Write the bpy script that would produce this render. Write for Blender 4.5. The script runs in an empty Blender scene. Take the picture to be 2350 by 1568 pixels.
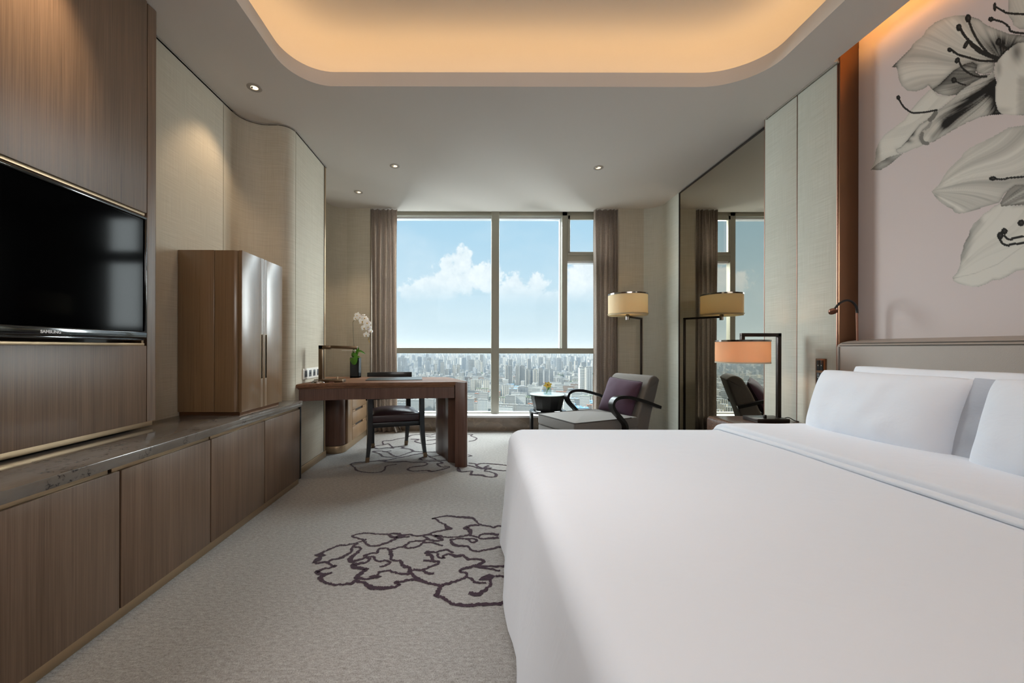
import bpy, bmesh, math, random
import numpy as np
from mathutils import Vector, Matrix, noise
random.seed(7)
PI = math.pi
scene = bpy.context.scene
COL = scene.collection
F, CX, CY, H = 900.0, 1095.0, 800.0, 1.045
ROLL = math.radians(0.12)
CR, SR = math.cos(ROLL), math.sin(ROLL)

def ray(px, py):
    u, v = (px - CX) / F, -(py - CY) / F
    return u * CR - v * SR, u * SR + v * CR      # X and Z per metre of depth
def at(px, py, d):
    a, b = ray(px, py)
    return Vector((a * d, d, H + b * d))
def on_z(px, py, z):
    a, b = ray(px, py)
    d = (z - H) / b
    return Vector((a * d, d, z))
def on_x(px, py, x):
    a, b = ray(px, py)
    d = x / a
    return Vector((x, d, H + b * d))

# ------------------------------------------------------------------ tagging
def tag(o, label=None, cat=None, group=None, kind=None):
    if label: o['label'] = label
    if cat: o['category'] = cat
    if group: o['group'] = group
    if kind: o['kind'] = kind
    return o
def thing(name, label, cat, loc=(0, 0, 0), rz=0, group=None):
    o = bpy.data.objects.new(name, None)
    o.empty_display_size = .1
    COL.objects.link(o); o.location = loc; o.rotation_euler = (0, 0, rz)
    return tag(o, label, cat, group)
def mesh_obj(name, me, parent=None):
    o = bpy.data.objects.new(name, me); COL.objects.link(o)
    if parent: o.parent = parent
    return o
def copy_tree(o, parent=None):
    c = o.copy(); COL.objects.link(c); c.parent = parent
    for ch in list(o.children): copy_tree(ch, c)
    return c

# ------------------------------------------------------------------ mesh builder
class MB:
    def __init__(s): s.bm = bmesh.new()
    def box(s, lo, hi, bev=0, seg=2, rot=None, mi=0):
        b = bmesh.new()
        bmesh.ops.create_cube(b, size=1)
        c = [(lo[i] + hi[i]) / 2 for i in range(3)]; d = [abs(hi[i] - lo[i]) for i in range(3)]
        for v in b.verts:
            v.co = Vector([v.co[i] * d[i] for i in range(3)])
        if bev: bmesh.ops.bevel(b, geom=b.edges[:], offset=min(bev, min(d) * .49), segments=seg, affect='EDGES', profile=.5)
        for v in b.verts:
            if rot is not None: v.co = rot @ v.co
            v.co += Vector(c)
        for f in b.faces: f.material_index = mi
        s.add(b); return s
    def add(s, b):
        me = bpy.data.meshes.new('tmp'); b.to_mesh(me); b.free(); s.bm.from_mesh(me); bpy.data.meshes.remove(me)
    def prism(s, poly, z0, z1, bev=0, seg=2, axis='z', mi=0):
        """poly in plane, extruded along axis from z0 to z1"""
        b = bmesh.new()
        def m(p, z):
            if axis == 'z': return (p[0], p[1], z)
            if axis == 'y': return (p[0], z, p[1])
            return (z, p[0], p[1])
        v0 = [b.verts.new(m(p, z0)) for p in poly]; v1 = [b.verts.new(m(p, z1)) for p in poly]
        n = len(poly)
        b.faces.new(v0); b.faces.new(v1)
        for i in range(n): b.faces.new((v0[i], v0[(i + 1) % n], v1[(i + 1) % n], v1[i]))
        bmesh.ops.recalc_face_normals(b, faces=b.faces[:])
        if bev:
            es = [e for e in b.edges if (e.verts[0] in v0) == (e.verts[1] in v0)]
            bmesh.ops.bevel(b, geom=es, offset=bev, segments=seg, affect='EDGES', profile=.5)
        for f in b.faces: f.material_index = mi
        s.add(b); return s
    def tube(s, pts, r, n=12, cap=True, mi=0):
        """round tube through pts; r number or list"""
        pts = [Vector(p) for p in pts]; k = len(pts)
        rs = r if isinstance(r, (list, tuple)) else [r] * k
        rings = []; up = None
        for i, p in enumerate(pts):
            t = (pts[min(i + 1, k - 1)] - pts[max(i - 1, 0)]).normalized()
            if up is None:
                up = Vector((0, 0, 1)) if abs(t.z) < .9 else Vector((1, 0, 0))
            a = t.cross(up).normalized(); up = a.cross(t).normalized()
            rings.append([s.bm.verts.new(p + (a * math.cos(2 * PI * j / n) + up * math.sin(2 * PI * j / n)) * rs[i]) for j in range(n)])
        for i in range(k - 1):
            for j in range(n):
                f = s.bm.faces.new((rings[i][j], rings[i][(j + 1) % n], rings[i + 1][(j + 1) % n], rings[i + 1][j])); f.material_index = mi
        if cap:
            s.bm.faces.new(rings[0][::-1]); s.bm.faces.new(rings[-1])
        return s
    def strip(s, pts, w, t, wdir=(0, 1, 0), taper=None):
        """flat bar: rectangle section swept along pts. w along wdir, t across"""
        pts = [Vector(p) for p in pts]; k = len(pts); W = Vector(wdir).normalized(); rings = []
        for i, p in enumerate(pts):
            tg = (pts[min(i + 1, k - 1)] - pts[max(i - 1, 0)]).normalized()
            nrm = tg.cross(W).normalized(); q = taper[i] if taper else 1
            tt = t * q if taper else t
            rings.append([s.bm.verts.new(p + W * (w / 2 * a) + nrm * (tt / 2 * b)) for a, b in ((-1, -1), (1, -1), (1, 1), (-1, 1))])
        for i in range(k - 1):
            for j in range(4):
                s.bm.faces.new((rings[i][j], rings[i][(j + 1) % 4], rings[i + 1][(j + 1) % 4], rings[i + 1][j]))
        s.bm.faces.new(rings[0][::-1]); s.bm.faces.new(rings[-1]); return s
    def lathe(s, prof, c=(0, 0, 0), n=48, mi=0, cap=True):
        rings = [[s.bm.verts.new((c[0] + r * math.cos(2 * PI * j / n), c[1] + r * math.sin(2 * PI * j / n), c[2] + z)) for j in range(n)] for r, z in prof]
        for i in range(len(prof) - 1):
            for j in range(n):
                f = s.bm.faces.new((rings[i][j], rings[i][(j + 1) % n], rings[i + 1][(j + 1) % n], rings[i + 1][j])); f.material_index = mi
        if cap:
            s.bm.faces.new(rings[0][::-1]); s.bm.faces.new(rings[-1])
        return s
    def quad(s, a, b, c, d, mi=0):
        f = s.bm.faces.new([s.bm.verts.new(p) for p in (a, b, c, d)]); f.material_index = mi; return s
    def grid(s, rows, closed=False, mi=0):
        vs = [[s.bm.verts.new(p) for p in r] for r in rows]; n = len(rows[0])
        for i in range(len(rows) - 1):
            for j in range(n if closed else n - 1):
                f = s.bm.faces.new((vs[i][j], vs[i][(j + 1) % n], vs[i + 1][(j + 1) % n], vs[i + 1][j])); f.material_index = mi
        return vs
    def xform(s, M):
        for v in s.bm.verts: v.co = M @ v.co
        return s
    def build(s, name, mat, parent=None, smooth=40, recalc=True, sub=0, loc=None):
        if recalc: bmesh.ops.recalc_face_normals(s.bm, faces=s.bm.faces[:])
        me = bpy.data.meshes.new(name); s.bm.to_mesh(me); s.bm.free()
        for m in (mat if isinstance(mat, (list, tuple)) else [mat]): me.materials.append(m)
        if smooth:
            for p in me.polygons: p.use_smooth = True
            if smooth < 180: me.set_sharp_from_angle(angle=math.radians(smooth))
        o = mesh_obj(name, me, parent)
        if loc: o.location = loc
        if sub:
            md = o.modifiers.new('sub', 'SUBSURF'); md.levels = sub; md.render_levels = sub
        return o

def arc(cx, cy, r, a0, a1, n=8):
    return [(cx + r * math.cos(math.radians(a0 + (a1 - a0) * i / n)), cy + r * math.sin(math.radians(a0 + (a1 - a0) * i / n))) for i in range(n + 1)]
def rrect(x0, y0, x1, y1, r, n=6):
    return arc(x1 - r, y1 - r, r, 0, 90, n) + arc(x0 + r, y1 - r, r, 90, 180, n) + arc(x0 + r, y0 + r, r, 180, 270, n) + arc(x1 - r, y0 + r, r, 270, 360, n)
def spline(pts, n=6):
    """Catmull-Rom through points"""
    P = [Vector(p) for p in pts]; out = []
    for i in range(len(P) - 1):
        a, b, c, d = P[max(i - 1, 0)], P[i], P[i + 1], P[min(i + 2, len(P) - 1)]
        for j in range(n):
            t = j / n
            out.append(.5 * ((2 * b) + (c - a) * t + (2 * a - 5 * b + 4 * c - d) * t * t + (3 * b - a - 3 * c + d) * t ** 3))
    out.append(P[-1]); return out

# ------------------------------------------------------------------ materials
def lin(c):
    if isinstance(c, str): c = tuple(int(c[i:i + 2], 16) for i in (0, 2, 4))
    return tuple((x / 255 / 12.92 if x / 255 <= .04045 else ((x / 255 + .055) / 1.055) ** 2.4) for x in c) + (1,)
class NT:
    def __init__(s, tree): s.t = tree; s.n = tree.nodes; s.l = tree.links
    def new(s, ty, ins=None, **kw):
        nd = s.n.new(ty)
        for k, v in kw.items(): setattr(nd, k, v)
        for k, v in (ins or {}).items():
            sock = nd.inputs[k]
            if hasattr(v, 'is_output') or isinstance(v, bpy.types.NodeSocket): s.l.new(v, sock)
            else: sock.default_value = v
        return nd
    def math(s, op, a, b=None, c=None, clamp=False):
        nd = s.n.new('ShaderNodeMath'); nd.operation = op; nd.use_clamp = clamp
        for i, v in enumerate((a, b, c)):
            if v is None: continue
            if isinstance(v, bpy.types.NodeSocket): s.l.new(v, nd.inputs[i])
            else: nd.inputs[i].default_value = v
        return nd.outputs[0]
    def mix(s, f, a, b, blend='MIX'):
        nd = s.n.new('ShaderNodeMix'); nd.data_type = 'RGBA'; nd.blend_type = blend
        for i, v in ((0, f), (6, a), (7, b)):
            if isinstance(v, bpy.types.NodeSocket): s.l.new(v, nd.inputs[i])
            else: nd.inputs[i].default_value = v
        return nd.outputs[2]
    def ramp(s, f, stops, interp='LINEAR'):
        nd = s.n.new('ShaderNodeValToRGB'); cr = nd.color_ramp; cr.interpolation = interp
        while len(cr.elements) < len(stops): cr.elements.new(.5)
        for e, (p, c) in zip(cr.elements, stops):
            e.position = p; e.color = c if len(c) == 4 else tuple(c) + (1,)
        s.l.new(f, nd.inputs[0]); return nd.outputs[0]
    def coord(s, scale=(1, 1, 1), kind='Object', rot=(0, 0, 0)):
        tc = s.n.new('ShaderNodeTexCoord'); mp = s.n.new('ShaderNodeMapping')
        mp.inputs['Scale'].default_value = scale; mp.inputs['Rotation'].default_value = rot
        s.l.new(tc.outputs[kind], mp.inputs[0]); return mp.outputs[0]
    def noise(s, vec, scale=5, detail=4, rough=.5, dist=0):
        nd = s.new('ShaderNodeTexNoise', {'Vector': vec, 'Scale': scale, 'Detail': detail, 'Roughness': rough, 'Distortion': dist})
        return nd.outputs['Fac']
def mat(name):
    m = bpy.data.materials.new(name); m.use_nodes = True
    nt = NT(m.node_tree); b = nt.n['Principled BSDF']
    return m, nt, b
def plain(name, c, rough=.5, metal=0, spec=.5, coat=0, sheen=0, bump=0, bscale=200, var=0, vscale=3, emis=None, estr=0):
    m, nt, b = mat(name)
    col = lin(c)
    b.inputs['Base Color'].default_value = col
    b.inputs['Roughness'].default_value = rough; b.inputs['Metallic'].default_value = metal
    b.inputs['Specular IOR Level'].default_value = spec
    b.inputs['Coat Weight'].default_value = coat; b.inputs['Coat Roughness'].default_value = .08
    b.inputs['Sheen Weight'].default_value = sheen
    if var:
        f = nt.noise(nt.coord(), vscale, 4)
        nt.l.new(nt.mix(f, tuple(x * (1 - var) for x in col[:3]) + (1,), tuple(min(1, x * (1 + var)) for x in col[:3]) + (1,)), b.inputs['Base Color'])
    if bump:
        n = nt.noise(nt.coord(), bscale, 3)
        bp = nt.new('ShaderNodeBump', {'Height': n, 'Strength': bump, 'Distance': .002}); nt.l.new(bp.outputs[0], b.inputs['Normal'])
    if emis:
        b.inputs['Emission Color'].default_value = lin(emis); b.inputs['Emission Strength'].default_value = estr
    return m
def wood(name, dark, light, scale=(70, 70, 1.3), rough=.36, coat=0, spec=.5, crough=.15):
    m, nt, b = mat(name)
    v = nt.coord(scale)
    n1 = nt.noise(v, 1.6, 5, .62); n2 = nt.noise(nt.coord(tuple(x * .13 for x in scale)), 1.2, 3)
    f = nt.math('ADD', nt.math('MULTIPLY', n1, .72), nt.math('MULTIPLY', n2, .28))
    c = nt.ramp(f, [(.30, lin(dark)), (.70, lin(light))])
    nt.l.new(c, b.inputs['Base Color'])
    r = nt.math('MULTIPLY_ADD', n1, .16, rough - .08); nt.l.new(r, b.inputs['Roughness'])
    b.inputs['Specular IOR Level'].default_value = spec; b.inputs['Coat Weight'].default_value = coat; b.inputs['Coat Roughness'].default_value = crough
    bp = nt.new('ShaderNodeBump', {'Height': n1, 'Strength': .12, 'Distance': .001}); nt.l.new(bp.outputs[0], b.inputs['Normal'])
    return m
def weave(name, c1, c2, s=(330, 330, 330), rough=.8, sheen=.1, bump=.25, slub=(8, 8, 260), spec=.25):
    """cloth wallcovering: fine crossed threads"""
    m, nt, b = mat(name)
    h = nt.noise(nt.coord((5, 5, 420)), 1, 3, .6); w = nt.noise(nt.coord((330, 330, 4)), 1, 3, .6); big = nt.noise(nt.coord(), 1.3, 3)
    f = nt.math('ADD', nt.math('MULTIPLY', h, .5), nt.math('MULTIPLY', w, .35)); f = nt.math('ADD', f, nt.math('MULTIPLY', big, .15))
    nt.l.new(nt.ramp(f, [(.36, lin(c1)), (.64, lin(c2))]), b.inputs['Base Color'])
    b.inputs['Roughness'].default_value = rough; b.inputs['Sheen Weight'].default_value = sheen; b.inputs['Specular IOR Level'].default_value = spec
    bp = nt.new('ShaderNodeBump', {'Height': f, 'Strength': bump, 'Distance': .0015}); nt.l.new(bp.outputs[0], b.inputs['Normal'])
    return m

M = {}
M['ceil'] = plain('ceiling_paint', 'D6CEC6', .75, spec=.2, bump=.05, bscale=300)
M['fabric'] = weave('wall_fabric', 'AFA592', 'CAC2B1')
M['fabric2'] = weave('wall_fabric_pale', 'B4B2A4', 'CCCBC0')
M['groove'] = plain('groove_dark', '2A2018', .6)
M['groove_metal'] = plain('champagne_metal_line', '8A7460', .35, .8)
M['wood'] = wood('brown_veneer', '5C4A3C', '8C7460', (150, 150, 1.5), .38, spec=.36)
M['wood_door'] = wood('brown_veneer_door', '574435', '806957', (170, 170, 1.6), .36, spec=.38)
M['wood_cab'] = wood('cabinet_veneer', '6E5337', '8E7050', (170, 170, 1.6), .3, coat=.9, crough=.3)
M['wood_desk'] = wood('desk_veneer_vertical', '4E342A', '6E5042', (60, 60, 1.3), .34)
M['wood_top'] = wood('desk_top_veneer', '5C4031', '8A654B', (1.4, 60, 60), .5, spec=.14)
M['wood_dark'] = plain('black_lacquered_wood', '111214', .3, spec=.45, coat=.15)
M['ped'] = wood('pedestal_veneer', '75583E', '9C7E60', (60, 60, 1.2), .34)
M['gold'] = plain('brushed_champagne_metal', 'B39A7C', .36, .85, bump=.04, bscale=90)
M['bronze'] = plain('bronze_metal', '7D5B44', .34, .85)
M['darkbronze'] = plain('dark_bronze', '2E2521', .35, .7)
M['chrome'] = plain('polished_nickel', '8A8480', .16, 1)
M['brassy'] = plain('antique_brass', '6B5844', .3, .8)
M['black'] = plain('black_plastic', '08080A', .3)
M['tvscreen'] = plain('tv_glass', '020203', .2, spec=0, coat=.07)
M['tvbezel'] = plain('tv_gloss_bezel', '07080A', .1, spec=.6, coat=.6)
M['white_plastic'] = plain('white_switch_plastic', 'E6E2DA', .3)
M['leather'] = plain('taupe_leather', '9A8D82', .45, spec=.4, bump=.35, bscale=520, var=.05, vscale=4)
M['seat_leather'] = plain('burgundy_brown_leather', '3B2A2C', .32, spec=.5, bump=.12, bscale=300)
M['blotter'] = plain('dark_grey_leather_pad', '3C4242', .38, bump=.1, bscale=400)
M['linen'] = plain('white_bed_linen', 'E6EAF1', .8, spec=.15, sheen=.15, bump=.03, bscale=40)
M['linen2'] = plain('white_pillow_cotton', 'E8EBF2', .75, spec=.15, sheen=.15, bump=.03, bscale=40)
M['chairfab'] = plain('grey_velour', '68635E', .85, sheen=.3, bump=.3, bscale=330, var=.14, vscale=120)
M['purple'] = plain('purple_velvet', '43293E', .8, sheen=.15, bump=.2, bscale=160, var=.18, vscale=9)
M['vaseblack'] = plain('black_square_vase', '23262A', .25)
M['leaf'] = plain('orchid_leaf', '5C8A2C', .35, var=.25, vscale=14)
M['stem'] = plain('orchid_stem', '5C5136', .5)
M['petal'] = plain('orchid_petal', 'F6F3F0', .6, spec=.2)
M['petal'].node_tree.nodes['Principled BSDF'].inputs['Subsurface Weight'].default_value = .15
M['throat'] = plain('orchid_throat', 'C79A2A', .5)
M['yellow'] = plain('yellow_petal', 'E6C85A', .5)
M['red'] = plain('flower_speckle', '7A2A22', .5)
M['windowframe'] = plain('window_frame_paint', 'A19E91', .5, .1, spec=.3)
M['sill'] = plain('white_sill', 'E2E2E4', .4)
M['copper'] = plain('rose_copper', '8E6656', .38, .9)

def crease(m, sc, dist):
    nt = NT(m.node_tree); b = nt.n['Principled BSDF']
    n = nt.noise(nt.coord((1, 1.6, 1)), sc, 4, .55, .6)
    bp = nt.new('ShaderNodeBump', {'Height': n, 'Strength': .5, 'Distance': dist})
    old = b.inputs['Normal'].links[0].from_node if b.inputs['Normal'].links else None
    if old: nt.l.new(bp.outputs[0], old.inputs['Normal'])
    else: nt.l.new(bp.outputs[0], b.inputs['Normal'])
crease(M['linen'], 3.2, .010); crease(M['linen2'], 6, .008)

def marble(name, a, b_, c, scale=3, rough=.12, vein='A89884'):
    m, nt, b = mat(name)
    co = nt.coord()
    n = nt.noise(co, scale, 8, .65, 1.2); n2 = nt.noise(co, scale * 7, 5, .7)
    base = nt.mix(n2, nt.ramp(n, [(.3, lin(a)), (.55, lin(b_)), (.75, lin(c))]), lin(b_))
    wv = nt.new('ShaderNodeTexWave', {'Vector': nt.coord((1, .6, 1.4), rot=(.3, .7, .5)), 'Scale': scale * .35, 'Distortion': 14, 'Detail': 4, 'Detail Scale': 1.4})
    v = nt.ramp(wv.outputs['Fac'], [(.0, (1, 1, 1, 1)), (.03, (0, 0, 0, 1))])
    nt.l.new(nt.mix(nt.math('MULTIPLY', v, .35), base, lin(vein)), b.inputs['Base Color'])
    b.inputs['Roughness'].default_value = rough
    return m
M['marble'] = marble('brown_marble', '665A4E', '8A7C6E', 'A39585', 4, .2)
def stone_top():
    m, nt, b = mat('polished_grey_stone')
    n = nt.noise(nt.coord((1, .5, 1)), 5, 6, .6)
    base = nt.ramp(n, [(.3, lin('5E564E')), (.6, lin('7E766E')), (.8, lin('928C86'))])
    vo = nt.new('ShaderNodeTexVoronoi', {'Vector': nt.coord((1, .8, 1)), 'Scale': 60}, feature='DISTANCE_TO_EDGE')
    patch = nt.ramp(nt.noise(nt.coord(), 9, 2), [(.50, (0, 0, 0, 1)), (.58, (1, 1, 1, 1))])
    fl = nt.ramp(vo.outputs[0], [(.0, (1, 1, 1, 1)), (.09, (0, 0, 0, 1))])
    nn = nt.ramp(nt.noise(nt.coord(), 45, 3), [(.5, (0, 0, 0, 1)), (.6, (1, 1, 1, 1))])
    f = nt.math('MULTIPLY', nt.math('MULTIPLY', patch, nn), nt.math('ADD', fl, .25))
    nt.l.new(nt.mix(f, base, lin('2E2A2A')), b.inputs['Base Color'])
    b.inputs['Roughness'].default_value = .13
    return m
M['stone'] = stone_top()
def carpet(name, c1, c2, c3):
    m, nt, b = mat(name)
    n = nt.noise(nt.coord((1, .7, 1)), 260, 3, .7); n2 = nt.noise(nt.coord((1, 2.2, 1)), 45, 4, .6); n3 = nt.noise(nt.coord(), 1.1, 2)
    f = nt.math('ADD', nt.math('MULTIPLY', n, .6), nt.math('MULTIPLY', n2, .4))
    c = nt.ramp(f, [(.33, lin(c1)), (.5, lin(c2)), (.68, lin(c3))])
    nt.l.new(c, b.inputs['Base Color']); b.inputs['Roughness'].default_value = .95; b.inputs['Specular IOR Level'].default_value = .08
    b.inputs['Sheen Weight'].default_value = .15
    bp = nt.new('ShaderNodeBump', {'Height': f, 'Strength': .7, 'Distance': .004}); nt.l.new(bp.outputs[0], b.inputs['Normal'])
    return m
M['carpet'] = carpet('grey_carpet', '6C6864', '918D89', 'B0ADA9')
M['motif'] = carpet('plum_carpet_line', '1E1219', '33212B', '4A3340')
def curtain_mat():
    m, nt, b = mat('taupe_curtain')
    h = nt.noise(nt.coord((30, 30, 260)), 1, 3, .6); w = nt.noise(nt.coord((300, 300, 20)), 1, 2, .6)
    f = nt.math('ADD', nt.math('MULTIPLY', h, .6), nt.math('MULTIPLY', w, .4))
    nt.l.new(nt.ramp(f, [(.35, lin('9C8F85')), (.65, lin('C6B7AA'))]), b.inputs['Base Color'])
    b.inputs['Roughness'].default_value = .7; b.inputs['Sheen Weight'].default_value = .25
    return m
M['curtain'] = curtain_mat()
def shade_mat(name, c, tr):
    m, nt, b = mat(name)
    b.inputs['Base Color'].default_value = lin(c); b.inputs['Roughness'].default_value = .8
    out = nt.n['Material Output']
    t = nt.new('ShaderNodeBsdfTranslucent', {'Color': lin(c)})
    mx = nt.new('ShaderNodeMixShader', {0: tr, 1: b.outputs[0], 2: t.outputs[0]}); nt.l.new(mx.outputs[0], out.inputs[0])
    return m
M['shade'] = shade_mat('cream_lampshade', 'E8DCC0', .5)
M['shade2'] = shade_mat('peach_lampshade', 'ECCBA6', .5)
def glass_pane(name, tint=(.93, .97, .97, 1), rough=0.0):
    m, nt, b = mat(name); nt.n.remove(b)
    tr = nt.new('ShaderNodeBsdfTransparent', {'Color': tint}); gl = nt.new('ShaderNodeBsdfGlossy', {'Roughness': rough, 'Color': (1, 1, 1, 1)})
    fr = nt.new('ShaderNodeLayerWeight', {'Blend': .12})
    f = nt.math('MULTIPLY_ADD', fr.outputs['Fresnel'], .4, .0)
    mx = nt.new('ShaderNodeMixShader', {0: f, 1: tr.outputs[0], 2: gl.outputs[0]}); nt.l.new(mx.outputs[0], nt.n['Material Output'].inputs[0])
    return m
M['pane'] = glass_pane('window_glass')
M['vase_glass'] = glass_pane('clear_vase_glass', (.86, .9, .9, 1))
M['tableglass'] = plain('white_glass_top', 'DCE6E4', .06, coat=.8)
M['glassedge'] = plain('green_glass_edge', '2E8C74', .1)
def mirror_mat():
    m, nt, b = mat('bronze_mirror'); nt.n.remove(b)
    g = nt.new('ShaderNodeBsdfGlossy', {'Color': (.56, .53, .46, 1), 'Roughness': 0.0}); nt.l.new(g.outputs[0], nt.n['Material Output'].inputs[0]); return m
M['mirror'] = mirror_mat()
def emit(name, c, s):
    m, nt, b = mat(name); nt.n.remove(b)
    e = nt.new('ShaderNodeEmission', {'Color': c, 'Strength': s}); nt.l.new(e.outputs[0], nt.n['Material Output'].inputs[0]); return m
EXPO=0.45; FILL=0.12; FOOT=1.7; SKY_LO=0.81; SKY_HI=2; COVE=10.5; BACK=17; DAY=380; SIDE=370
# ================================================================== ROOM
CE = 2.79            # soffit height
YW = 4.88            # inner face of window wall
XR, XM, XA = 2.185, 2.235, 2.30
def struct(o): return tag(o, kind='structure')

# --- floor with woven motif ------------------------------------------------
Z4 = (700, 1170, 7.842); Z5 = (920, 1170, 6.816); Z6 = (800, 990, 6.528)
L4 = """835,480 960,440 1120,425 1300,440 1500,445 1560,430 1680,440 1730,460 1882,450
835,480 930,510 1050,550 1110,540
1050,560 900,610 770,635 620,650 500,690 380,740 280,790 170,825
140,950 240,965 380,950 500,905 630,875 720,830 820,770 850,690 900,640 960,610
880,670 1000,690 980,740 900,810 820,870 815,900 865,935 960,910 1060,880 1100,850 1060,830 1200,790 1300,780 1310,730 1380,700 1460,705 1540,730
1100,860 1220,855 1260,890 1290,930 1440,920 1490,935 1540,955 1430,1010 1340,1030
1130,870 1170,900 1100,950 960,975 870,1000 930,1050 1060,1065 1110,1080 1020,1140 970,1180 930,1230 1000,1250 1100,1255 1160,1240 1300,1215
1290,1180 1360,1125 1440,1105 1530,1110 1650,1145 1760,1165 1882,1165
230,960 400,960 490,1010 550,1015 470,1045 330,1075 240,1115 220,1125 260,1160 370,1165 490,1140
370,1170 280,1220 310,1280 400,1330 560,1360 700,1350 800,1335 920,1295 1040,1320 1140,1370 1220,1415 1400,1418 1560,1405 1680,1370 1700,1345 1620,1310 1750,1300 1882,1265
1060,570 1120,630 1210,658 1350,640 1470,600 1560,560 1650,515 1680,495 1560,490 1520,450
1882,490 1680,500
1540,730 1620,700 1760,665 1882,600
1530,740 1550,830 1550,900 1640,920 1720,925 1760,1010 1870,1040 1870,1130"""
B4 = """165,825 280,780 350,740 330,800 390,830 300,850 310,880 290,920 180,950 135,950 180,890 260,860
1140,1210 1250,1180 1390,1205 1300,1245 1190,1240"""
L5 = """0,425 120,390 240,415 400,395 540,350 700,320 800,300
720,300 690,240 600,190 530,145 490,145 600,120 730,100 900,120 1100,130 1180,180 1230,235 1400,265 1450,285 1525,255 1600,270
1230,245 1100,250 1010,290 1060,310 1080,380 1000,410 850,430 690,430 560,410 440,395 360,410 470,480 560,490 640,475 590,440 540,410
1080,400 1200,430 1260,390 1380,380 1530,400
1210,430 1260,460 1400,450 1530,440
0,590 80,560 160,505 350,490 340,530 260,580 110,605 60,580
350,490 400,465 440,470
360,520 470,515 560,540 650,575
1185,490 1130,520 1070,490 1080,460 1180,465 1185,490
1080,465 960,455 820,465 785,490 820,545 920,570 1040,575 1120,640 1220,655 1350,630 1530,590 1600,580
350,800 450,800 560,810 570,850 460,900 330,945 190,945
400,700 480,720 500,790 540,830
400,700 430,665 560,670 650,640 730,640 820,680
580,690 590,750 680,760 650,730 740,700 860,730 980,720 1060,780 1220,780 1300,815 1220,860 1130,890 950,940 920,970 1020,1000 1030,1050 930,1100 700,1170 640,1190 570,1300 560,1350 680,1400 820,1480 1000,1505 1200,1490 1500,1480 1620,1460 1700,1450
0,1010 120,1005 150,960 130,910 60,900 0,820
150,1000 260,1090 400,1145 520,1175 640,1190
0,1130 120,1100 260,1105
340,950 420,1000 520,1000
1150,890 1550,890 1650,880
1200,900 1400,930 1550,965
1040,1050 1120,1110 1230,1160 1330,1145
1480,1045 1580,1045 1650,1060
1400,1100 1400,1180 1330,1250 1200,1330 1060,1310"""
B5 = """700,240 820,300 710,315
1210,1110 1260,1060 1380,1010 1480,1045 1400,1110 1300,1110
560,1280 620,1280 600,1350 550,1350"""
L6 = """720,500 640,510 560,530 530,590 430,620 250,618 120,590 90,550 40,510 50,485 150,468 260,460 440,445 530,450 560,435 440,440
530,455 640,465 850,455 960,470 1100,465 1180,490 1120,520 950,540 890,575 960,600 1170,590 1260,605 1460,560 1510,535 1430,525
1080,465 1330,450 1400,480 1330,490 1370,530 1460,545
560,440 700,410 860,380 1050,340 1150,340 1230,380 1450,345 1440,325 1300,315 1100,310 980,305 900,325 760,375 660,390 520,380 470,340 370,308 500,298 530,310 640,295
530,300 600,320 680,370 760,378
980,305 920,270 800,255 830,240 780,230 660,235 600,190 530,200 520,150 640,140 740,115 850,100 870,90
640,240 680,255 560,250 450,265 385,245 420,220 530,205
870,95 950,60 1060,50 1150,50 1230,60 1300,40 1400,45
930,120 1050,125 990,150 1080,180 1200,200 1310,180
1150,70 1220,85 1310,85
1170,140 1310,125 1400,120
1790,50 1860,50 1830,70 1920,105 1880,140 1800,152
1140,385 1070,415 1110,435 1250,435 1300,420 1200,385
1290,430 1380,440 1550,435 1600,470
1640,530 1650,590 1700,610 1850,600 1830,650 1880,655 1990,660 2080,685 2190,685 2200,640 2100,605 2030,600 2060,570 1960,560 1900,540 1780,515 1650,530
1800,480 1900,490 1980,550 2290,590 2400,590
1980,545 1910,515 1960,490 2060,485 2300,505 2400,520
2150,555 2040,545 2100,515
1790,380 1840,370 1790,355
1500,380 1600,380 1660,390
1520,410 1600,405 1660,400"""
def parse(txt, z):
    out = []
    for ln in txt.strip().split('\n'):
        pts = [tuple(float(q) for q in p.split(',')) for p in ln.split()]
        out.append([on_z(z[0] + x / z[2], z[1] + y / z[2], 0) for x, y in pts])
    return out
fl = MB()
fl.quad((-2.2, -2.8, 0), (2.6, -2.8, 0), (2.6, 5.3, 0), (-2.2, 5.3, 0), 0)
zz = .0015
def motif_line(pts, wbase):
    global zz
    P = spline(pts, 11); L = []
    for i, p in enumerate(P):
        t = (P[min(i + 1, len(P) - 1)] - P[max(i - 1, 0)])
        if t.length < 1e-6: t = Vector((1, 0, 0))
        t.normalize(); n = Vector((-t.y, t.x, 0))
        w = wbase * (.5 + 1.5 * max(0, noise.noise(Vector((p.x * 9, p.y * 9, 3.3)))) + .65 * random.random())
        q = p + n * .007 * noise.noise(Vector((p.x * 60, p.y * 60, 0)))
        L.append((Vector((q.x, q.y, zz)) - n * w, Vector((q.x, q.y, zz)) + n * w))
    for i in range(len(L) - 1): fl.quad(L[i][0], L[i][1], L[i + 1][1], L[i + 1][0], 1)
    zz += .00002
for txt, z, w in ((L4, Z4, .0082), (L5, Z5, .0082), (L6, Z6, .0092)):
    for pts in parse(txt, z): motif_line(pts, w)
for txt, z in ((B4, Z4), (B5, Z5)):
    for pts in parse(txt, z):
        c = sum(pts, Vector()) / len(pts)
        for i in range(len(pts)):
            a, b = pts[i], pts[(i + 1) % len(pts)]
            f = fl.bm.faces.new([fl.bm.verts.new((q.x, q.y, zz)) for q in (c, a, b)]); f.material_index = 1
        zz += .00002
struct(fl.build('floor', [M['carpet'], M['motif']], recalc=False, smooth=0))

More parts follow.
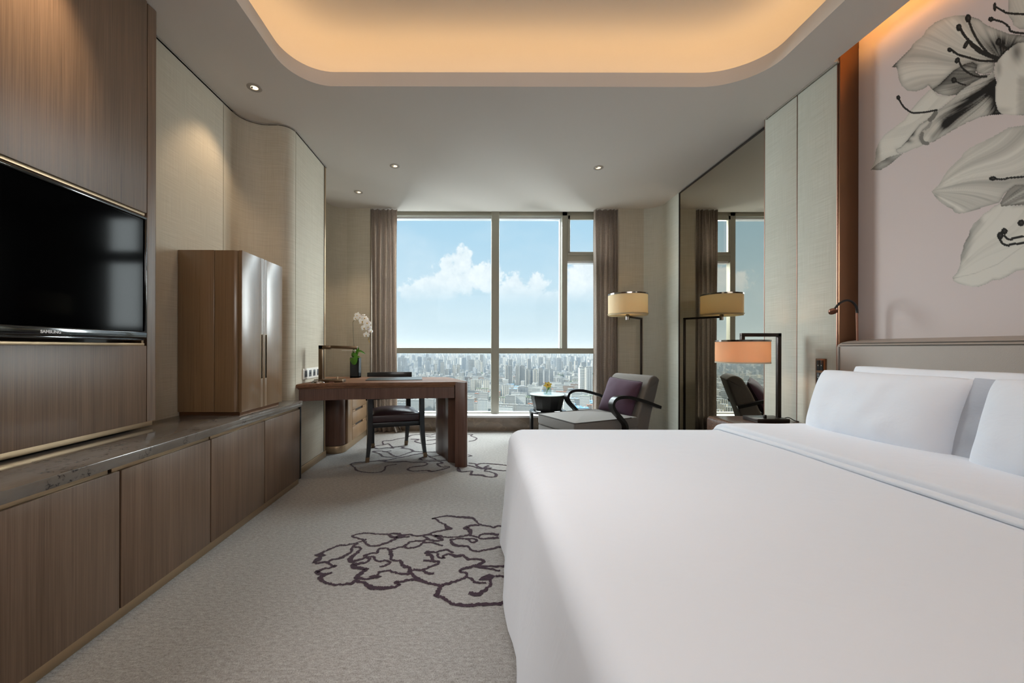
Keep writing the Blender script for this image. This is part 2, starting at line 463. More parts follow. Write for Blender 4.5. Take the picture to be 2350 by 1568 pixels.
# --- ceiling: soffit with lit cove ----------------------------------------
HX0, HX1, HY0, HY1 = -1.212, 1.835, -1.2, 2.612
def cove_ring(off, n=14):
    rx, ry = .30, .30
    def corner(cx, cy, rx, ry, a0, a1):
        return [(cx + (rx + off) * math.cos(math.radians(a0 + (a1 - a0) * i / n)), cy + (ry + off) * math.sin(math.radians(a0 + (a1 - a0) * i / n))) for i in range(n + 1)]
    return (corner(HX1 - .36, HY1 - .28, .36, .28, 0, 90) + corner(HX0 + .26, HY1 - .28, .26, .28, 90, 180)
            + corner(HX0 + .26, HY0 + .28, .26, .28, 180, 270) + corner(HX1 - .36, HY0 + .28, .36, .28, 270, 360))
c = MB()
def loop_edges(bm, pts, z):
    vs = [bm.verts.new((x, y, z)) for x, y in pts]
    return [bm.edges.new((vs[i], vs[(i + 1) % len(vs)])) for i in range(len(vs))]
es = loop_edges(c.bm, cove_ring(0), CE) + loop_edges(c.bm, [(-2.2, -2.8), (2.16, -2.8), (2.16, 2.38), (2.6, 2.38), (2.6, 4.99), (-2.2, 4.99)], CE)
bmesh.ops.triangle_fill(c.bm, use_beauty=True, edges=es)
R = [(0, CE), (0, 2.885), (.02, 2.885), (.02, 2.865), (.235, 2.865), (.235, 3.06), (.20, 3.11), (.14, 3.135), (.06, 3.14)]
rings = [[(x, y, z) for x, y in cove_ring(o)] for o, z in R]
vs = c.grid(rings, closed=True)
es = [e for e in c.bm.edges if e.is_boundary and all(abs(v.co.z - 3.14) < 1e-5 for v in e.verts)]
bmesh.ops.triangle_fill(c.bm, use_beauty=True, edges=es)
# edge of the soffit beside the bedhead, slot and its lid
c.quad((2.16, -2.8, CE), (2.16, 2.38, CE), (2.16, 2.38, 2.84), (2.16, -2.8, 2.84))
c.quad((2.16, -2.8, 2.84), (2.16, 2.38, 2.84), (2.13, 2.38, 2.84), (2.13, -2.8, 2.84))
c.quad((2.13, -2.8, 2.84), (2.13, 2.38, 2.84), (2.13, 2.38, 3.0), (2.13, -2.8, 3.0))
c.quad((2.13, -2.8, 3.0), (2.13, 2.38, 3.0), (2.34, 2.38, 3.0), (2.34, -2.8, 3.0))
c.quad((2.16, 2.38, CE), (2.34, 2.38, CE), (2.34, 2.38, 3.0), (2.16, 2.38, 3.0))
# curtain pocket edge above window
c.quad((-2.2, 4.99, CE), (2.6, 4.99, CE), (2.6, 4.99, 2.83), (-2.2, 4.99, 2.83))
c.quad((-2.2, 4.99, 2.83), (2.6, 4.99, 2.83), (2.6, 5.35, 2.83), (-2.2, 5.35, 2.83))
ceiling = struct(c.build('ceiling', M['ceil'], smooth=35))
# LED strips lying in the coves
led = emit('warm_led', (1, .66, .32, 1), COVE)
s_ = MB()
s_.grid([[(x, y, 2.872) for x, y in cove_ring(.06)], [(x, y, 2.872) for x, y in cove_ring(.085)]], closed=True)
s_.build('light_strip', led, ceiling, recalc=False)
led2 = emit('amber_led', (1, .45, .08, 1), 16)
s_ = MB(); s_.box((2.135, -2.4, 2.846), (2.15, 2.36, 2.856)); s_.build('light_strip', led2, ceiling)

# --- walls -----------------------------------------------------------------
def path_wall(mb, pts, z0, z1, th=.02, side=1, mi=0):
    """vertical sheet with thickness th following a plan path (side picks which way it is thick)"""
    n = len(pts); off = []
    for i in range(n):
        a = Vector(pts[max(i - 1, 0)]); b = Vector(pts[min(i + 1, n - 1)]); t = (b - a).normalized()
        off.append(Vector(pts[i]) + Vector((-t.y, t.x)) * th * side)
    poly = [tuple(p) for p in pts] + [tuple(p) for p in off[::-1]]
    q = bmesh.new()
    for i in range(n - 1):
        for z_a, z_b in ((z0, z1),):
            P = [pts[i], pts[i + 1]]; Q = [off[i], off[i + 1]]
            for A in (P, Q):
                q.faces.new([q.verts.new((A[0][0], A[0][1], z_a)), q.verts.new((A[1][0], A[1][1], z_a)), q.verts.new((A[1][0], A[1][1], z_b)), q.verts.new((A[0][0], A[0][1], z_b))])
    for i in (0, n - 1):
        q.faces.new([q.verts.new((pts[i][0], pts[i][1], z0)), q.verts.new((off[i][0], off[i][1], z0)), q.verts.new((off[i][0], off[i][1], z1)), q.verts.new((pts[i][0], pts[i][1], z1))])
    bmesh.ops.remove_doubles(q, verts=q.verts[:], dist=1e-5)
    for f in q.faces: f.material_index = mi
    mb.add(q)
XL, XB = -1.80, -1.462
YC = 3.052
curve = [(XL, 2.781), (XL, YC - .17)] + arc(XL + .17, YC - .17, .17, 180, 90, 10)[1:] + arc(XB - .10, YC + .10, .10, -90, 0, 10)
for pth in ([(XL, -2.8), (XL, 2.775)], curve, [(XB, YC + .107), (XB, 3.765)], [(XB - .001, 3.765), (XL - .02, 3.765)], [(XL, 3.768), (XL, 4.70)] + arc(XL + .18, YW - .18, .18, 180, 90, 8)):
    wl = MB(); path_wall(wl, pth, 0, CE); struct(wl.build('wall_left', M['fabric'], smooth=30))
g = MB()
g.box((XL - .03, 2.76, 0), (XL - .012, 2.80, CE)); g.box((XB - .03, 3.13, 0), (XB - .012, 3.18, CE))
g.box((XB - .004, 3.735, .06), (XB + .0025, 3.739, CE - .01))
struct(g.build('trim_1', M['groove']))
g = MB(); g.box((XB - .006, 3.748, 0), (XB + .005, 3.772, CE - .012), .002)
struct(g.build('trim_2', M['gold']))
# shadow-gap cornice along left wall
g = MB()
path_wall(g, [(XL + .010, 2.0), (XL + .010, YC - .17)] + arc(XL + .17, YC - .17, .160, 180, 90, 10)[1:] + arc(XB - .10, YC + .10, .110, -90, 0, 10) + [(XB + .010, 3.775)], CE - .012, CE - .002, .010)
path_wall(g, [(XR - .012, 2.96), (XR - .012, 2.37)], CE - .014, CE - .002, .012)
struct(g.build('trim_3', plain('cornice_grey', '8E867C', .6), smooth=30))
g = MB(); g.box((XB, 3.16, 0), (XB + .012, 3.772, .062), .003); g.box((XL, 3.79, 0), (XL + .012, 4.7, .062), .003)
struct(g.build('baseboard_left', M['gold']))

# window wall: flanks with marble dado below the glass
ww = MB()
ww.box((-1.80 + .16, YW, 0), (-1.335, 5.32, CE), .003)
ww.box((1.752, YW, 0), (2.42, 5.32, CE), .003)
ww.box((-2.4, 5.16, 2.83), (2.6, 5.4, 3.1))
struct(ww.build('wall_window', M['fabric']))
dm = MB(); dm.box((-1.335, 4.965, 0), (1.752, 5.32, .172), .003)
struct(dm.build('wall_below_window', M['marble']))
sl = MB(); sl.box((-1.334, 4.945, .172), (1.751, 5.26, .198), .004)
struct(sl.build('trim_4', M['sill']))

# window frame
YF = 5.11                        # room-side face of the frame
def wx(px): return at(px, 800, YF).x
def wz(py): return at(1128, py, YF).z
win = MB()
X0, X1 = -1.334, 1.751
ZT, ZB = 2.83, .198
zr0, zr1 = wz(811.5), wz(799)
cxa, cxb = wx(1127.2), wx(1145)
rxa, rxb = wx(1289.5), wx(1302)
win.box((X0, YF, wz(495)), (X1, YF + .07, ZT), .004)                       # head
win.box((X0, YF + .005, ZB - .01), (X1, YF + .075, ZB + .012), .003)      # bottom rail
win.box((X0, YF, zr0), (X1, YF + .075, zr1), .004)                        # transom
win.box((cxa, YF - .03, ZB - .005), (cxb, YF + .09, ZT), .005)            # middle mullion
win.box((rxa, YF, zr1 - .01), (rxb, YF + .08, ZT), .004)                  # slim mullion
win.box((rxb - .005, YF + .004, wz(598)), (X1, YF + .075, wz(580)), .004)   # vent transom
win.box((rxb - .002, YF - .012, wz(581)), (rxb + .032, YF + .02, wz(492)), .004)
win.box((rxb, YF - .012, wz(504)), (X1, YF + .02, wz(494)), .004)
win.box((rxb, YF - .012, wz(586)), (X1, YF + .02, wz(578)), .004)
win.box((X0, YF, ZB), (X0 + .05, YF + .07, ZT)); win.box((X1 - .05, YF, ZB), (X1, YF + .07, ZT))
window = struct(win.build('window_1', M['windowframe']))
rv = MB()                                                               # pale thermal-break reveal outside the frame
for a, b in ((X0 + .05, cxa), (cxb, rxa)):
    rv.box((a, YF + .07, wz(498)), (b, YF + .16, wz(495) + .06))
rv.box((rxa - .012, YF + .08, zr1), (rxa + .004, YF + .15, ZT)); rv.box((rxb, YF + .03, wz(602)), (X1, YF + .13, wz(598) + .004))
rv.box((X0, YF + .075, ZB - .03), (X1, YF + .2, ZB - .002))
rv.build('outer_reveal', M['sill'], window)
def pane(a, b, z0, z1, y):
    p = MB(); p.box((a, y, z0), (b, y + .006, z1)); p.build('glass_pane', M['pane'], window)
yg = YF + .1
pane(X0, cxa + .01, zr1, ZT, yg); pane(cxb - .01, rxa + .01, zr1, ZT, yg); pane(rxb - .01, X1, zr1, wz(597), yg); pane(rxb + .02, X1, wz(581), wz(500), yg)
pane(X0, cxa + .01, ZB, zr0 + .01, yg); pane(cxb - .01, X1, ZB, zr0 + .01, yg)

# right wall
wr = MB()
path_wall(wr, [(2.25, 4.34), (2.25, 4.70)] + arc(2.25 - .18, YW - .18, .18, 0, 90, 8), 0, CE, side=-1)
for a, b in ((2.983, 2.684), (2.679, 2.384)):
    wr.box((XR, b, 0), (XR + .04, a, CE), .003)
struct(wr.build('wall_right', M['fabric2'], smooth=30))
g = MB(); g.box((XR + .003, 2.677, 0), (XR + .02, 2.686, CE)); g.box((XR - .0015, 2.6795, 0), (XR + .004, 2.6815, CE - .014))
g.box((XR - .0015, 2.379, 0), (XR + .006, 2.384, CE - .014)); g.box((XR - .0015, 2.982, 0), (XR + .004, 2.986, CE))
struct(g.build('trim_5', M['copper']))
g = MB(); g.box((2.275, 3.0, 0), (2.3, 5.0, CE)); g.box((2.255, 2.38, 0), (2.3, 3.0, CE)); struct(g.build('trim_7', M['groove']))
g = MB(); g.box((XR + .002, 2.366, 0), (XA + .04, 2.3795, 2.99), .001); struct(g.build('trim_6', M['bronze']))
mi = thing('wall_mirror', 'tall bronze-tinted mirror set between pale fabric wall panels, reflecting lamp and window', 'mirror', (XM, 3.66, 0))
b = MB(); b.box((.0, -.66, .005), (.008, .672, CE - .03)); b.build('mirror_glass', M['mirror'], mi)
b = MB(); b.box((-.006, .672, .005), (.012, .684, CE - .018)); b.box((-.006, -.68, CE - .03), (.012, .684, CE - .018)); b.build('mirror_frame', M['darkbronze'], mi)
wa = MB(); wa.box((XA, -2.8, 0), (XA + .06, 2.366, 3.0)); 
M['mural_wall'] = plain('mauve_plaster', 'CFC3C0', .7, spec=.2, bump=.05, bscale=120)
struct(wa.build('wall_headboard', M['mural_wall']))
bk = MB(); bk.box((-2.3, -2.9, 0), (2.6, -2.8, 3.1)); struct(bk.build('wall_back', M['fabric']))

# --- mural -----------------------------------------------------------------
Z1 = (1960, 0, 6.026); Z2 = (1980, 200, 6.272); Z3 = (2100, 400, 5.808)
def zp(z, txt):
    out = []
    for p in txt.split():
        x, y = (float(q) for q in p.split(','))
        px, py = z[0] + x / z[2], z[1] + y / z[2]
        if px > 2345: px = 2440
        out.append((px, py))
    return out
DY, DZ = .0021, .0035
ys = np.arange(1.50, 2.366, DY); zs = np.arange(1.05, 2.86, DZ)
YY, ZZ = np.meshgrid(ys, zs)
a_ = 2.2975 / YY; b_ = (ZZ - H) / YY
U = a_ * CR + b_ * SR; V = -a_ * SR + b_ * CR
PX = CX + F * U; PY = CY - F * V
def inside(poly):
    x, y = PX, PY; r = np.zeros(x.shape, bool); n = len(poly)
    for i in range(n):
        x0, y0 = poly[i]; x1, y1 = poly[(i + 1) % n]
        if y0 == y1: continue
        m = ((y0 > y) != (y1 > y)) & (x < (x1 - x0) * (y - y0) / (y1 - y0) + x0); r ^= m
    return r
def segdist(pts, closed=False):
    d = np.full(PX.shape, 1e9); n = len(pts)
    for i in range(n if closed else n - 1):
        x0, y0 = pts[i]; x1, y1 = pts[(i + 1) % n]; dx, dy = x1 - x0, y1 - y0; L = dx * dx + dy * dy + 1e-9
        t = np.clip(((PX - x0) * dx + (PY - y0) * dy) / L, 0, 1)
        d = np.minimum(d, np.hypot(PX - x0 - t * dx, PY - y0 - t * dy))
    return d
rng = np.random.RandomState(5)
def n1(v, seed, sc):
    """smooth 1-D value noise"""
    tb = np.random.RandomState(seed).rand(4096); q = v * sc + 500; i = np.floor(q).astype(int); f = q - i; f = f * f * (3 - 2 * f)
    return tb[i % 4096] * (1 - f) + tb[(i + 1) % 4096] * f
wall = np.array(lin('CFC3C0')[:3]); pale = np.array(lin('D6D2C8')[:3]); dark = np.array(lin('1E1A17')[:3])
IMG = np.ones(PX.shape + (3,)) * wall
def paint(mask, val):
    """val 0..1 amount of graphite over the pale petal"""
    v = np.clip(val, 0, 1)[..., None]; colr = pale * (1 - v) + dark * v
    IMG[mask] = colr[mask]
def petal(poly, tip, base, seed, edge=.35, ew=4, streak=.25, grad=0, wide=14, edge_dark=None, fn=None):
    m = inside(poly); e = segdist(poly, True)
    ang = np.arctan2(PY - tip[1], PX - tip[0])
    r = np.hypot(PY - tip[1], PX - tip[0])
    w = ang + .05 * np.sin(r / 40)
    st = (n1(w, seed, wide) - .5) * 1.3 + (n1(w, seed + 1, wide * 4) - .5) * .7 + (n1(w, seed + 2, wide * 14) - .5) * .35
    v = base + streak * st * np.clip(e / 14, .35, 1) + edge * np.exp(-e / ew) * (.35 + 1.0 * n1(PX + PY * 1.7, seed + 3, .035))
    if fn is not None: v = v + fn(r, e)
    paint(m, v); return m
def blob(cx, cy, rx, ry): return np.exp(-(((PX - cx) / rx) ** 2 + ((PY - cy) / ry) ** 2))
q1 = lambda x, y: (Z1[0] + x / Z1[2], Z1[1] + y / Z1[2])
q2 = lambda x, y: (Z2[0] + x / Z2[2], Z2[1] + y / Z2[2])
q3 = lambda x, y: (Z3[0] + x / Z3[2], Z3[1] + y / Z3[2])
# upper right
petal(zp(Z1, '2130,-200 2350,-200 2350,440 2290,400 2200,350 2190,290 2150,240 2130,200'), q1(2500, 600), .2, 40, streak=.12)
# pale under petal
petal(zp(Z2, '110,1200 180,1050 190,900 240,780 320,680 600,470 700,320 820,180 960,40 1000,30 1080,110 1200,128 1310,125 1250,200 1080,330 950,455 820,540 700,690 640,770 540,880 480,890 480,930 520,965 380,1010 280,1060 190,1130'),
      q2(2400, -600), .02, 11, edge=.3, ew=2.5, streak=.14, wide=60, fn=lambda r, e: .35 * blob(*q2(215, 960), 7, 22))
petal(zp(Z2, '110,1200 190,1120 280,1060 380,1005 530,965 580,955 500,1020 420,1090 340,1150 250,1195 180,1195 135,1185'), q2(110, 1200), .3, 12, streak=.2, fn=lambda r, e: .4 * np.exp(-r / 22) + .3 * blob(*q2(360, 1050), 18, 8))
petal(zp(Z2, '950,460 985,490 940,560 870,620 850,650 815,700 815,770 870,830 850,845 700,905 600,945 520,960 480,930 480,890 540,870 640,770 700,690 820,540'), q2(200, 1200), .12, 13, edge=.6, ew=2.2, streak=.1,
      fn=lambda r, e: .45 * blob(*q2(720, 690), 6, 5) + .5 * blob(*q2(670, 780), 8, 5) + .25 * blob(*q2(740, 640), 5, 6))
# big left petal
petal(zp(Z1, '520,930 600,850 790,660 810,610 960,490 1000,410 1120,310 1250,250 1400,215 1560,215 1720,260 1830,345 1960,400 2150,470 2350,540 2350,600 2260,610 2130,680 1980,850 1950,870 1930,1000 1800,1030 1700,1010 1680,960 1700,900 1640,862 1550,880 1380,970 1180,1180 1080,1240 1030,1180 960,1230 860,1265 740,1255 660,1190 620,1100 600,980 585,930'),
      q1(2050, 860), .12, 21, edge=.5, ew=5, streak=.3, wide=9, fn=lambda r, e: .45 * np.exp(-r / 42) + .55 * blob(*q1(2080, 580), 45, 17) + .35 * blob(*q1(1960, 700), 26, 20) + .3 * blob(*q1(550, 900), 9, 9))
petal(zp(Z1, '1080,1240 1180,1170 1380,970 1550,880 1640,862 1700,900 1690,960 1680,1000 1750,1040 1860,1030 1935,1000 1800,1065 1650,1140 1500,1240 1420,1310 1300,1328 1170,1300'), q1(1950, 1000), .76, 22, streak=.35, wide=16, edge=.3, fn=lambda r, e: -.35 * blob(*q1(1250, 1280), 22, 10))
# trumpet petal
petal(zp(Z1, '1985,1180 1950,1060 1935,1000 1800,1060 1650,1140 1480,1250 1380,1350 1200,1500') + zp(Z2, '1080,330 950,460 975,490 940,560 870,620 860,650 820,700 815,770 860,828 930,822 1050,770 1300,620 1500,510 1700,430 1850,400 2040,392 1940,330 1915,200 1915,60'),
      q2(2150, -250), .2, 23, streak=.42, wide=26, edge=.45, ew=2.5,
      fn=lambda r, e: .95 * np.exp(-(segdist([q2(1900, -40), q2(1650, 130), q2(1400, 330), q2(1200, 500)]) / 15) ** 2) + .75 * np.exp(-(segdist([q2(1900, 0), q2(1900, 380), q2(2020, 392)]) / 15) ** 2)
      + .3 * np.exp(-(segdist([q2(1250, 480), q2(1000, 700)]) / 9) ** 2))
paint(segdist([q2(965, 470), q2(1000, 445), q2(1050, 370)]) < 5, np.full(PX.shape, .75))
paint(segdist([q2(855, 670), q2(840, 740), q2(870, 800), q2(930, 812)]) < 4.2, np.full(PX.shape, .72))
paint(segdist([q2(985, 510), q2(950, 570), q2(900, 605)]) < 2.6, np.full(PX.shape, .55))
# centre white petal
petal(zp(Z1, '1975,850 2130,680 2270,590 2350,575') + zp(Z2, '2321,420 2150,402 2000,385 1940,330 1910,200 1912,60') + zp(Z1, '1955,1200 1980,1120 1937,1000 1952,880'),
      q1(2600, 1300), -.03, 24, streak=.08, wide=8, edge=.4, ew=2,
      fn=lambda r, e: .75 * blob(*q1(2250, 720), 14, 24) + .45 * blob(*q1(2000, 950), 7, 20) + .35 * ((PX > q1(2225, 0)[0]) & (PY > q1(0, 1020)[1])) * np.clip((PX - q1(2225, 0)[0]) / 12, 0, 1) * np.clip((PY - q1(0, 1020)[1]) / 14, 0, 1) + .25 * blob(*q2(2000, 330), 20, 8))
# lower flower
petal(zp(Z2, '2321,480 2100,580 1900,700 1700,800 1550,870 1450,950 1420,1010 1330,1090 1220,1200 1150,1310 1100,1400 1030,1470 990,1500') + zp(Z3, '225,240 290,330 360,390 430,435 495,460 520,505 580,527 700,510 850,460 1000,415 1120,380 1200,250 1330,150 1452,120'),
      q2(960, 1495), .1, 31, streak=.34, wide=7, edge=.35, ew=4, fn=lambda r, e: .12 * np.clip(r / 260, 0, 1) + .25 * blob(*q3(280, 290), 8, 8))
petal(zp(Z3, '1452,385 1300,420 1135,385 1040,430 990,485 910,530 865,590 780,660 730,750 715,820 650,930 640,1000 605,1090 610,1140 595,1230 560,1310 500,1375 510,1420 560,1450 650,1480 760,1500 850,1500 900,1480 960,1460 1040,1410 1120,1412 1220,1370 1350,1290 1452,1190'),
      q3(430, 1420), -.02, 32, streak=.22, wide=7, edge=.4, ew=4, fn=lambda r, e: .4 * np.exp(-(segdist([q3(850, 640), q3(740, 790), q3(640, 1090)]) / 11) ** 2) + .3 * np.exp(-(segdist([q3(510, 1390), q3(800, 1320), q3(1100, 1200), q3(1452, 950)]) / 1.2) ** 2))
petal(zp(Z3, '1135,380 1180,300 1250,200 1340,145 1452,120 1452,390 1300,415 1150,430'), q3(1000, 500), .5, 33, streak=.4, wide=14, edge=.3)
ST = [(Z1, (1945, 95, 3.6, 10, 0), '1965,95 2060,150 2200,190 2350,205', 2.3), (Z1, (1893, 267, 6.2, 5.6, 0), '1925,270 2050,305 2140,370 2230,450 2345,500', 2.3),
      (Z1, (1577, 255, 6.6, 9.2, 0), '1590,300 1640,430 1730,590 1860,740 2000,800', 2.6), (Z1, (1450, 380, 6.4, 8, 0), '1475,400 1540,510 1680,640 1850,760 1980,810', 3),
      (Z1, (1545, 620, 4.6, 10, .5), '1590,590 1640,650 1760,740 1950,815', 2.2), (Z1, (1322, 690, 5.6, 5.2, 0), '1350,695 1440,755 1600,800 1750,840 1970,845', 2.4),
      (Z1, (1427, 835, 5, 7.6, .4), '1450,840 1490,930 1570,1000 1700,1060 1830,1060', 2), (Z1, (1380, 1110, 6, 6.6, 0), '1410,1125 1480,1160 1540,1175', 1.6),
      (Z1, (1995, 575, 5.6, 8.4, .4), '2020,600 2060,640 2130,680', 2.4), (Z1, (612, 1350, 4.4, 5.4, 0), '620,1370 680,1470 780,1550 850,1562 1000,1550 1145,1520', 1.9),
      (Z3, (1035, 57, 8, 5.2, 0), '1080,65 1200,65 1300,45 1452,0', 1.9), (Z3, (1412, 650, 7.6, 7.6, 0), '1420,650 1430,650', 1),
      (Z3, (1190, 760, 7.2, 7.2, 0), '1190,820 1230,860 1290,870 1360,840 1452,780', 2.2), (Z3, (1135, 820, 7.2, 8.4, 0), '1130,870 1170,925 1240,950 1330,930 1452,850', 2.4)]
for z, (hx, hy, rx, ry, rt), ln, w in ST:
    pts = [(p.x, p.y) for p in spline([(a, b, 0) for a, b in zp(z, ln)], 4)]
    d = segdist(pts); w *= 1.15; paint(d < w, np.full(PX.shape, .99))
    rx *= 1.06; ry *= 1.06; cx, cy = z[0] + hx / z[2], z[1] + hy / z[2]; ca, sa = math.cos(rt), math.sin(rt)
    ex = (PX - cx) * ca + (PY - cy) * sa; ey = -(PX - cx) * sa + (PY - cy) * ca
    q = (ex / rx) ** 2 + (ey / ry) ** 2; paint(q < 1, 1.0 - .06 * np.exp(-(((ex - .1 * rx) / rx / .3) ** 2 + ((ey + .1 * ry) / ry / .35) ** 2)))
nz, ny = PX.shape
co = np.empty((nz * ny, 3), np.float32); co[:, 0] = 0; co[:, 1] = YY.ravel(); co[:, 2] = ZZ.ravel()
idx = np.arange(nz * ny).reshape(nz, ny)
qd = np.stack([idx[:-1, :-1], idx[1:, :-1], idx[1:, 1:], idx[:-1, 1:]], -1).reshape(-1, 4)
me = bpy.data.meshes.new('floral_mural'); me.vertices.add(len(co)); me.vertices.foreach_set('co', co.ravel())
me.loops.add(qd.size); me.loops.foreach_set('vertex_index', qd.ravel().astype(np.int32))
me.polygons.add(len(qd)); me.polygons.foreach_set('loop_start', np.arange(0, qd.size, 4, dtype=np.int32))
try: me.polygons.foreach_set('loop_total', np.full(len(qd), 4, np.int32))
except Exception: pass
me.update(calc_edges=True)
ca = me.color_attributes.new('drawing', 'FLOAT_COLOR', 'POINT')
ca.data.foreach_set('color', np.concatenate([IMG.reshape(-1, 3), np.ones((nz * ny, 1))], 1).astype(np.float32).ravel())
mm, nt, b = mat('graphite_mural'); at_ = nt.new('ShaderNodeAttribute'); at_.attribute_name = 'drawing'
nt.l.new(at_.outputs['Color'], b.inputs['Base Color']); b.inputs['Roughness'].default_value = .7; b.inputs['Specular IOR Level'].default_value = .2
me.materials.append(mm)
mur = mesh_obj('floral_mural', me); mur.location = (2.2975, 0, 0)
tag(mur, 'large grey pencil drawing of lilies with dark stamens on the mauve wall above the headboard', 'mural')
# ================================================================== LEFT SIDE
XP = -1.665
mp = thing('media_wall_panel', 'tall brown wood veneer wall panel framing the television, floating over a stone counter', 'wall panel', (XP, 1.0, .64))
def loc(mb, par): return mb.xform(Matrix.Translation(-Vector(par.location)))
DE = 1.975
b = MB(); b.box((XP - .13, -.6, 1.722), (XP, DE, CE), .002); loc(b, mp).build('upper_board', M['wood'], mp)
b = MB(); b.box((XP - .13, -.6, .672), (XP, DE, 1.055), .002); loc(b, mp).build('lower_board', M['wood'], mp)
b = MB(); b.box((XP - .13, -.6, 1.04), (XP - .10, DE - .004, 1.73)); loc(b, mp).build('niche_back', M['groove'], mp)
b = MB(); b.box((XP - .1, -.6, 1.709), (XP - .008, DE - .003, 1.722), .001); b.box((XP - .1, -.6, 1.055), (XP - .008, DE - .003, 1.068), .001)
b.box((XP - .1, DE - .016, 1.06), (XP - .012, DE - .003, 1.72), .001); loc(b, mp).build('niche_trim', M['gold'], mp)
b = MB(); b.prism([(XP - .13, DE + .008), (XP - .004, DE + .008)] + arc(XP - .012, DE + .052, .012, 0, 60, 4) + [(XP - .03, DE + .082), (XP - .13, DE + .082)], .672, CE - .004); loc(b, mp).build('edge_post', M['wood'], mp, smooth=50)
b = MB(); b.box((XP - .13, -.6, .645), (XP - .02, DE + .06, .672), .001); loc(b, mp).build('shadow_base', M['gold'], mp)

tv = thing('television', 'large black flat television with glossy thin frame set into the wood wall panel', 'television', (-1.60, 1.35, 1.09))
T0, T1, TZ0, TZ1, TX = .80, 1.899, 1.092, 1.676, -1.60
b = MB(); b.box((TX - .045, T0, TZ0), (TX - .012, T1, TZ1), .006); loc(b, tv).build('casing', M['black'], tv)
b = MB(); b.box((TX - .02, T0 + .012, TZ0 + .03), (TX - .004, T1 - .012, TZ1 - .014)); loc(b, tv).build('screen', M['tvscreen'], tv)
b = MB()
b.box((TX - .03, T0, TZ1 - .016), (TX + .004, T1, TZ1), .006, 3); b.box((TX - .03, T0, TZ0 - .004), (TX + .006, T1, TZ0 + .032), .008, 3)
b.box((TX - .03, T0, TZ0), (TX + .003, T0 + .014, TZ1), .005, 3); b.box((TX - .03, T1 - .012, TZ0), (TX + .004, T1, TZ1), .005, 3)
loc(b, tv).build('bezel', M['tvbezel'], tv)
b = MB(); b.box((TX - .02, T0, TZ0 - .012), (TX - .002, T1 - .01, TZ0 - .003), .003); loc(b, tv).build('speaker_bar', M['tvbezel'], tv)
b = MB(); b.box((XP - .101, 1.2, 1.28), (TX - .044, 1.5, 1.48), .004); loc(b, tv).build('wall_bracket', M['black'], tv)
tc = bpy.data.curves.new('brand', 'FONT'); tc.body = 'SAMSUNG'; tc.size = .0155; tc.extrude = .0004; tc.offset = .0006; tc.align_x = 'CENTER'; tc.align_y = 'CENTER'
tob = bpy.data.objects.new('tmp_text', tc); COL.objects.link(tob)
dg = bpy.context.evaluated_depsgraph_get(); tme = bpy.data.meshes.new_from_object(tob.evaluated_get(dg)); bpy.data.objects.remove(tob)
tme.materials.clear(); tme.materials.append(plain('logo_silver', 'D8D8D8', .3))
lo = mesh_obj('brand_lettering', tme, tv); lo.rotation_euler = (PI / 2, 0, PI / 2)
dlogo = 1.6 * 900 / (1095 - 113)
lo.location = Vector((TX + .0066, dlogo, 1.1035)) - tv.location
lo['label'] = 'small silver lettering on the lower frame'

# low cabinet and counter
XD = -1.365
lc = thing('low_cabinet', 'long low brown veneer cabinet with handleless doors under the stone counter', 'cabinet', (-1.58, 1.5, 0))
b = MB(); b.box((XL + .001, -.6, .04), (XD - .024, 2.87, .596)); b.box((-1.70, 2.87, .04), (XD - .024, 3.02, .596)); loc(b, lc).build('carcass', M['groove'], lc)
b = MB(); b.box((-1.68, 3.026, .035), (XD + .002, 3.046, .596), .003); loc(b, lc).build('end_panel', M['wood_dark'], lc)
for y0, y1 in ((-.025, .475), (.485, .990), (.995, 1.500), (1.505, 2.010), (2.015, 2.520), (2.525, 3.022)):
    b = MB(); b.box((XD - .022, y0 + .0015, .044), (XD, y1 - .0015, .574), .0015); loc(b, lc).build('door', M['wood_door'], lc)
b = MB()
for y0, y1 in ((-.025, .98), (.99, 1.46), (1.475, 2.01), (2.02, 3.02)): b.box((XD - .03, y0, .5745), (XD - .009, y1, .596), .001)
loc(b, lc).build('finger_pull', M['gold'], lc)
b = MB(); b.box((XD - .05, -.6, 0), (XD - .008, 3.02, .041), .002); loc(b, lc).build('plinth', M['gold'], lc)
b = MB(); b.prism([(XL, -.6), (XD + .018, -.6)] + arc(XD + .018 - .03, 3.050 - .03, .03, 0, 90, 6) + [(-1.62, 3.050)] + arc(XL + .172, 3.05 - .172, .170, 90, 180, 8), .597, .637, .003)
ct = b.build('countertop', M['stone']); tag(ct, 'polished grey-brown stone counter slab lying along the low cabinet', 'countertop')

